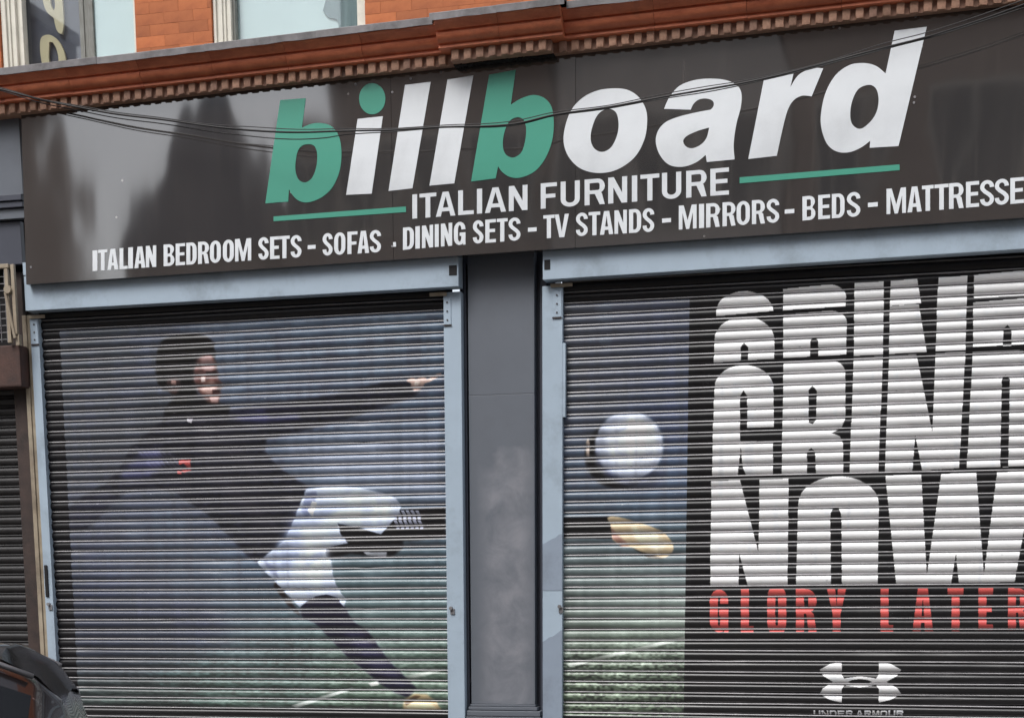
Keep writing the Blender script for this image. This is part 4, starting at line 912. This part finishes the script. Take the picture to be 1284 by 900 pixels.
# ------------------------------------------------------------------ houses across the street, seen mirrored in the sign
def house(name, label, x0, x1, h, wallm, apex=None, bays=3, y0=-15.):
    r = empty(name, ((x0+x1)/2, y0-3, 0), label, 'house', 'houses across the street')
    bm = bmesh.new()
    if apex:
        v = [(x0, 0), (x1, 0), (x1, h), (apex[0], apex[1]), (x0, h)]
        A = [bm.verts.new((x, y0, z)) for x, z in v]; B = [bm.verts.new((x, y0-7, z)) for x, z in v]
        bm.faces.new(A); bm.faces.new(B[::-1])
        for i in range(5): bm.faces.new((A[i], A[(i+1) % 5], B[(i+1) % 5], B[i]))
    else: box(bm, x0, x1, y0-7, y0, 0, h)
    fin(bm, 'wall', wallm, r)
    if apex:
        for xa in (x0, x1):
            bm = bmesh.new(); s_ = .25 if xa == x1 else -.25
            zz = h-.25*(apex[1]-h)/abs(apex[0]-xa)
            v = [(xa+s_, zz), (apex[0], apex[1]+.02), (apex[0], apex[1]+.2), (xa+s_, zz+.16)]
            A = [bm.verts.new((x, y0+.25, z)) for x, z in v]; B = [bm.verts.new((x, y0-7.2, z)) for x, z in v]
            bm.faces.new(A); bm.faces.new(B[::-1])
            for i in range(4): bm.faces.new((A[i], A[(i+1) % 4], B[(i+1) % 4], B[i]))
            fin(bm, 'roof', M['rooftile'], r)
    else:
        bm = bmesh.new(); box(bm, x0-.1, x1+.1, y0-7, y0+.15, h, h+.25, bev=.03); fin(bm, 'parapet', M['render'], r)
    fl = 0
    for z in ((.9, 2.6), (4.2, 5.8), (7.1, 8.7), (10, 11.4)):
        if z[1] > h-.2: continue
        for i in range(bays):
            xc = x0+(x1-x0)*(i+.5)/bays; ww = .5
            bm = bmesh.new(); box(bm, xc-ww, xc+ww, y0-.01, y0+.04, z[0], z[1], bev=.01); wf = fin(bm, 'window_frame', M['cream'], r)
            for s_ in (-1, 1):
                bm = bmesh.new(); box(bm, xc+(.03 if s_ > 0 else -ww+.07), xc+(ww-.07 if s_ > 0 else -.03), y0+.038, y0+.048, z[0]+.08, z[1]-.08); fin(bm, 'pane', M['darkglass'], wf)
    return r
house('brick_house', 'tall brown brick block mirrored in the left end of the sign', -25, -14.3, 13, M['tower_brick'], None, 6)
tr_ = empty('corner_turret', (-8.7, -16.1, 0), 'narrow brick turret house with a slate spire, mirrored left of the first green letter', 'house', 'houses across the street')
bm = bmesh.new(); box(bm, -9.7, -7.3, -17.2, -15, 0, 7.1); fin(bm, 'wall', M['tower_brick'], tr_)
bm = bmesh.new(); q = [bm.verts.new(p) for p in ((-9.85, -14.85, 7.1), (-7.15, -14.85, 7.1), (-7.15, -17.35, 7.1), (-9.85, -17.35, 7.1))]; ap = bm.verts.new((-8.5, -16.1, 10.15)); bm.faces.new(q)
for i in range(4): bm.faces.new((q[i], q[(i+1) % 4], ap))
fin(bm, 'spire', M['rooftile'], tr_)
for z in (1.0, 4.2):
    bm = bmesh.new(); box(bm, -9.2, -8.2, -15.01, -14.95, z, z+1.6, bev=.01); wf = fin(bm, 'window_frame', M['cream'], tr_)
    bm = bmesh.new(); box(bm, -9.12, -8.28, -14.955, -14.94, z+.08, z+1.52); fin(bm, 'pane', M['darkglass'], wf)
house('low_house', 'low brown brick house beside the spire, mirrored behind the first green letter', -7.1, -6.05, 9.0, M['tower_brick'], None, 1, -15.6)
house('brick_house', 'tall brown brick house mirrored in the middle of the sign', -5.9, -2.4, 12.5, M['tower_brick'], None, 3)
house('pale_house', 'pale rendered house mirrored behind the letters o and a of the sign', -2.3, 1.2, 12.0, M['render'], None, 3)
house('brick_house', 'wide brown brick house with tall dark windows mirrored in the right end of the sign', 1.3, 14, 12.5, M['tower_brick'], None, 7)

# ------------------------------------------------------------------ parked car at the lower left
car = empty('parked_car', (0, 0, 0), 'dark hatchback parked at the kerb at the lower left, only its roof corner showing', 'car')
# stations along the car (x from tail to nose): z_sill, half width, z_belt, roof half width, z_rail, z_roof
ST = [(-.20, .42, .50, .80, .30, .86, .88), (-.24, .30, .66, .88, .42, 1.00, 1.04), (-.34, .22, .78, .92, .52, 1.10, 1.17), (-.50, .20, .84, .93, .58, 1.17, 1.26), (-.72, .20, .87, .93, .60, 1.22, 1.32), (-1.0, .20, .88, .93, .61, 1.25, 1.36), (-1.5, .20, .885, .93, .61, 1.27, 1.385),
      (-2.2, .20, .885, .92, .62, 1.29, 1.40), (-2.8, .20, .885, .90, .62, 1.26, 1.365), (-3.3, .20, .88, .88, .64, 1.08, 1.18), (-3.75, .20, .87, .84, .70, .90, .95), (-4.2, .22, .84, .76, .66, .80, .83), (-4.42, .28, .74, .66, .6, .70, .72)]
ZC = .1
def ring(s_):
    x, zs, hw, zb, rw, zr, zt = s_
    pts = [(-hw*.92, zs), (-hw, zs+.18), (-hw, (zs+zb)/2), (-hw*.985, zb), (-rw-.02, zr-.03), (-rw+.05, zr+.025), (-rw*.55, zt-.02), (0, zt)]
    return [(x, y, z+ZC) for y, z in pts]+[(x, -y, z+ZC) for y, z in pts[-2::-1]]
bm = bmesh.new(); R_ = [[bm.verts.new(p) for p in ring(s_)] for s_ in ST]
for a, b_ in zip(R_, R_[1:]):
    for i in range(len(a)-1): bm.faces.new((a[i], a[i+1], b_[i+1], b_[i]))
    bm.faces.new((a[-1], a[0], b_[0], b_[-1]))
bm.faces.new(R_[0]); bm.faces.new(R_[-1][::-1])
bmesh.ops.subdivide_edges(bm, edges=bm.edges[:], cuts=1, use_grid_fill=True, smooth=.55)
body_o = fin(bm, 'body', M['carpaint'], car, smooth='all')
def strip(name, idx, jr, mm, off=.006, tlo=.12, thi=.9, side=-1):
    """a skin laid just proud of the body between ring points idx[0] and idx[1], over stations jr"""
    bm = bmesh.new(); rows = []
    for j in jr:
        r_ = ring(ST[j]); a, b_ = Vector(r_[idx[0]]), Vector(r_[idx[1]])
        n = Vector((0, side, .35)).normalized() if side else Vector((.5, 0, .85))
        rows.append([bm.verts.new(a.lerp(b_, t)+n*(off+.012)) for t in (tlo, (tlo+thi)/2, thi)])
    for a, b_ in zip(rows, rows[1:]):
        for i in range(2): bm.faces.new((a[i], a[i+1], b_[i+1], b_[i]))
    bmesh.ops.solidify(bm, geom=bm.faces[:], thickness=.012)
    return fin(bm, name, mm, car, smooth=True)
strip('side_window', (3, 4), range(2, 6), M['carglass']); strip('side_window', (3, 4), range(6, 10), M['carglass'])
strip('side_window', (11, 10), range(2, 6), M['carglass'], side=1); strip('side_window', (11, 10), range(6, 10), M['carglass'], side=1)
def rail_tube(name, pts, r, mm):
    bm = bmesh.new(); q = [Vector(p) for p in pts]; tube(bm, q, r, 8); fin(bm, name, mm, car, smooth='all')
for s_ in (-1, 1):
    yy = lambda st, k: s_*abs(ring(st)[k][1])
    rail_tube('roof_moulding', [(s[0], yy(s, 5)*.78, s[5]+ZC+.045+(.012 if i > 2 else 0)) for i, s in enumerate(ST[2:9])], .006, M['chrome'])
    rail_tube('roof_rail', [(s[0], yy(s, 5)+s_*.03, s[5]+ZC+.04) for s in ST[2:9]], .013, M['galv'])
    rail_tube('window_trim', [(s[0], yy(s, 4)+s_*.022, s[5]+ZC-.055) for s in ST[1:9]], .007, M['chrome'])
bm = bmesh.new(); rows = [[bm.verts.new((s[0]+.012, s[4]*.82*u, s[6]+ZC+.014-.05*u*u)) for u in (-1, -.5, 0, .5, 1)] for s in (ST[1], ST[2], ST[3])]
for a, b_ in zip(rows, rows[1:]):
    for i in range(4): bm.faces.new((a[i], a[i+1], b_[i+1], b_[i]))
bmesh.ops.solidify(bm, geom=bm.faces[:], thickness=.01); fin(bm, 'rear_window', M['carglass'], car, smooth=True)
bm = bmesh.new(); box(bm, -.215, -.185, -.27, .27, .50, .62, bev=.004); fin(bm, 'number_plate', M['plate_y'], car)
for s_ in (-1, 1):
    bm = bmesh.new(); box(bm, -.30, -.195, *sorted((s_*.52, s_*.74)), .66, .88, bev=.03); fin(bm, 'tail_light', M['redlamp'], car, smooth=True)
    for xw in (-.95, -3.55):
        wh = empty('wheel', (xw, s_*.80, .19), parent=car)
        bm = bmesh.new(); tube(bm, [(xw, s_*.70, .19), (xw, s_*.72, .19), (xw, s_*.87, .19), (xw, s_*.89, .19)], [.28, .31, .31, .28], 28); fin(bm, 'tyre', M['rubber'], wh, smooth=True)
        bm = bmesh.new(); tube(bm, [(xw, s_*.86, .19), (xw, s_*.892, .19)], [.2, .17], 20)
        for k in range(5):
            a = k*1.2566; box(bm, xw-.02, xw+.02, *sorted((s_*.89, s_*.905)), .19-.02, .19+.02)
            tube(bm, [(xw, s_*.895, .19), (xw+.19*math.cos(a), s_*.895, .19+.19*math.sin(a))], .015, 6)
        fin(bm, 'rim', M['alloy'], wh)
car.location = (-.4, -4.4, 0); car.rotation_euler = (0, 0, math.radians(22))
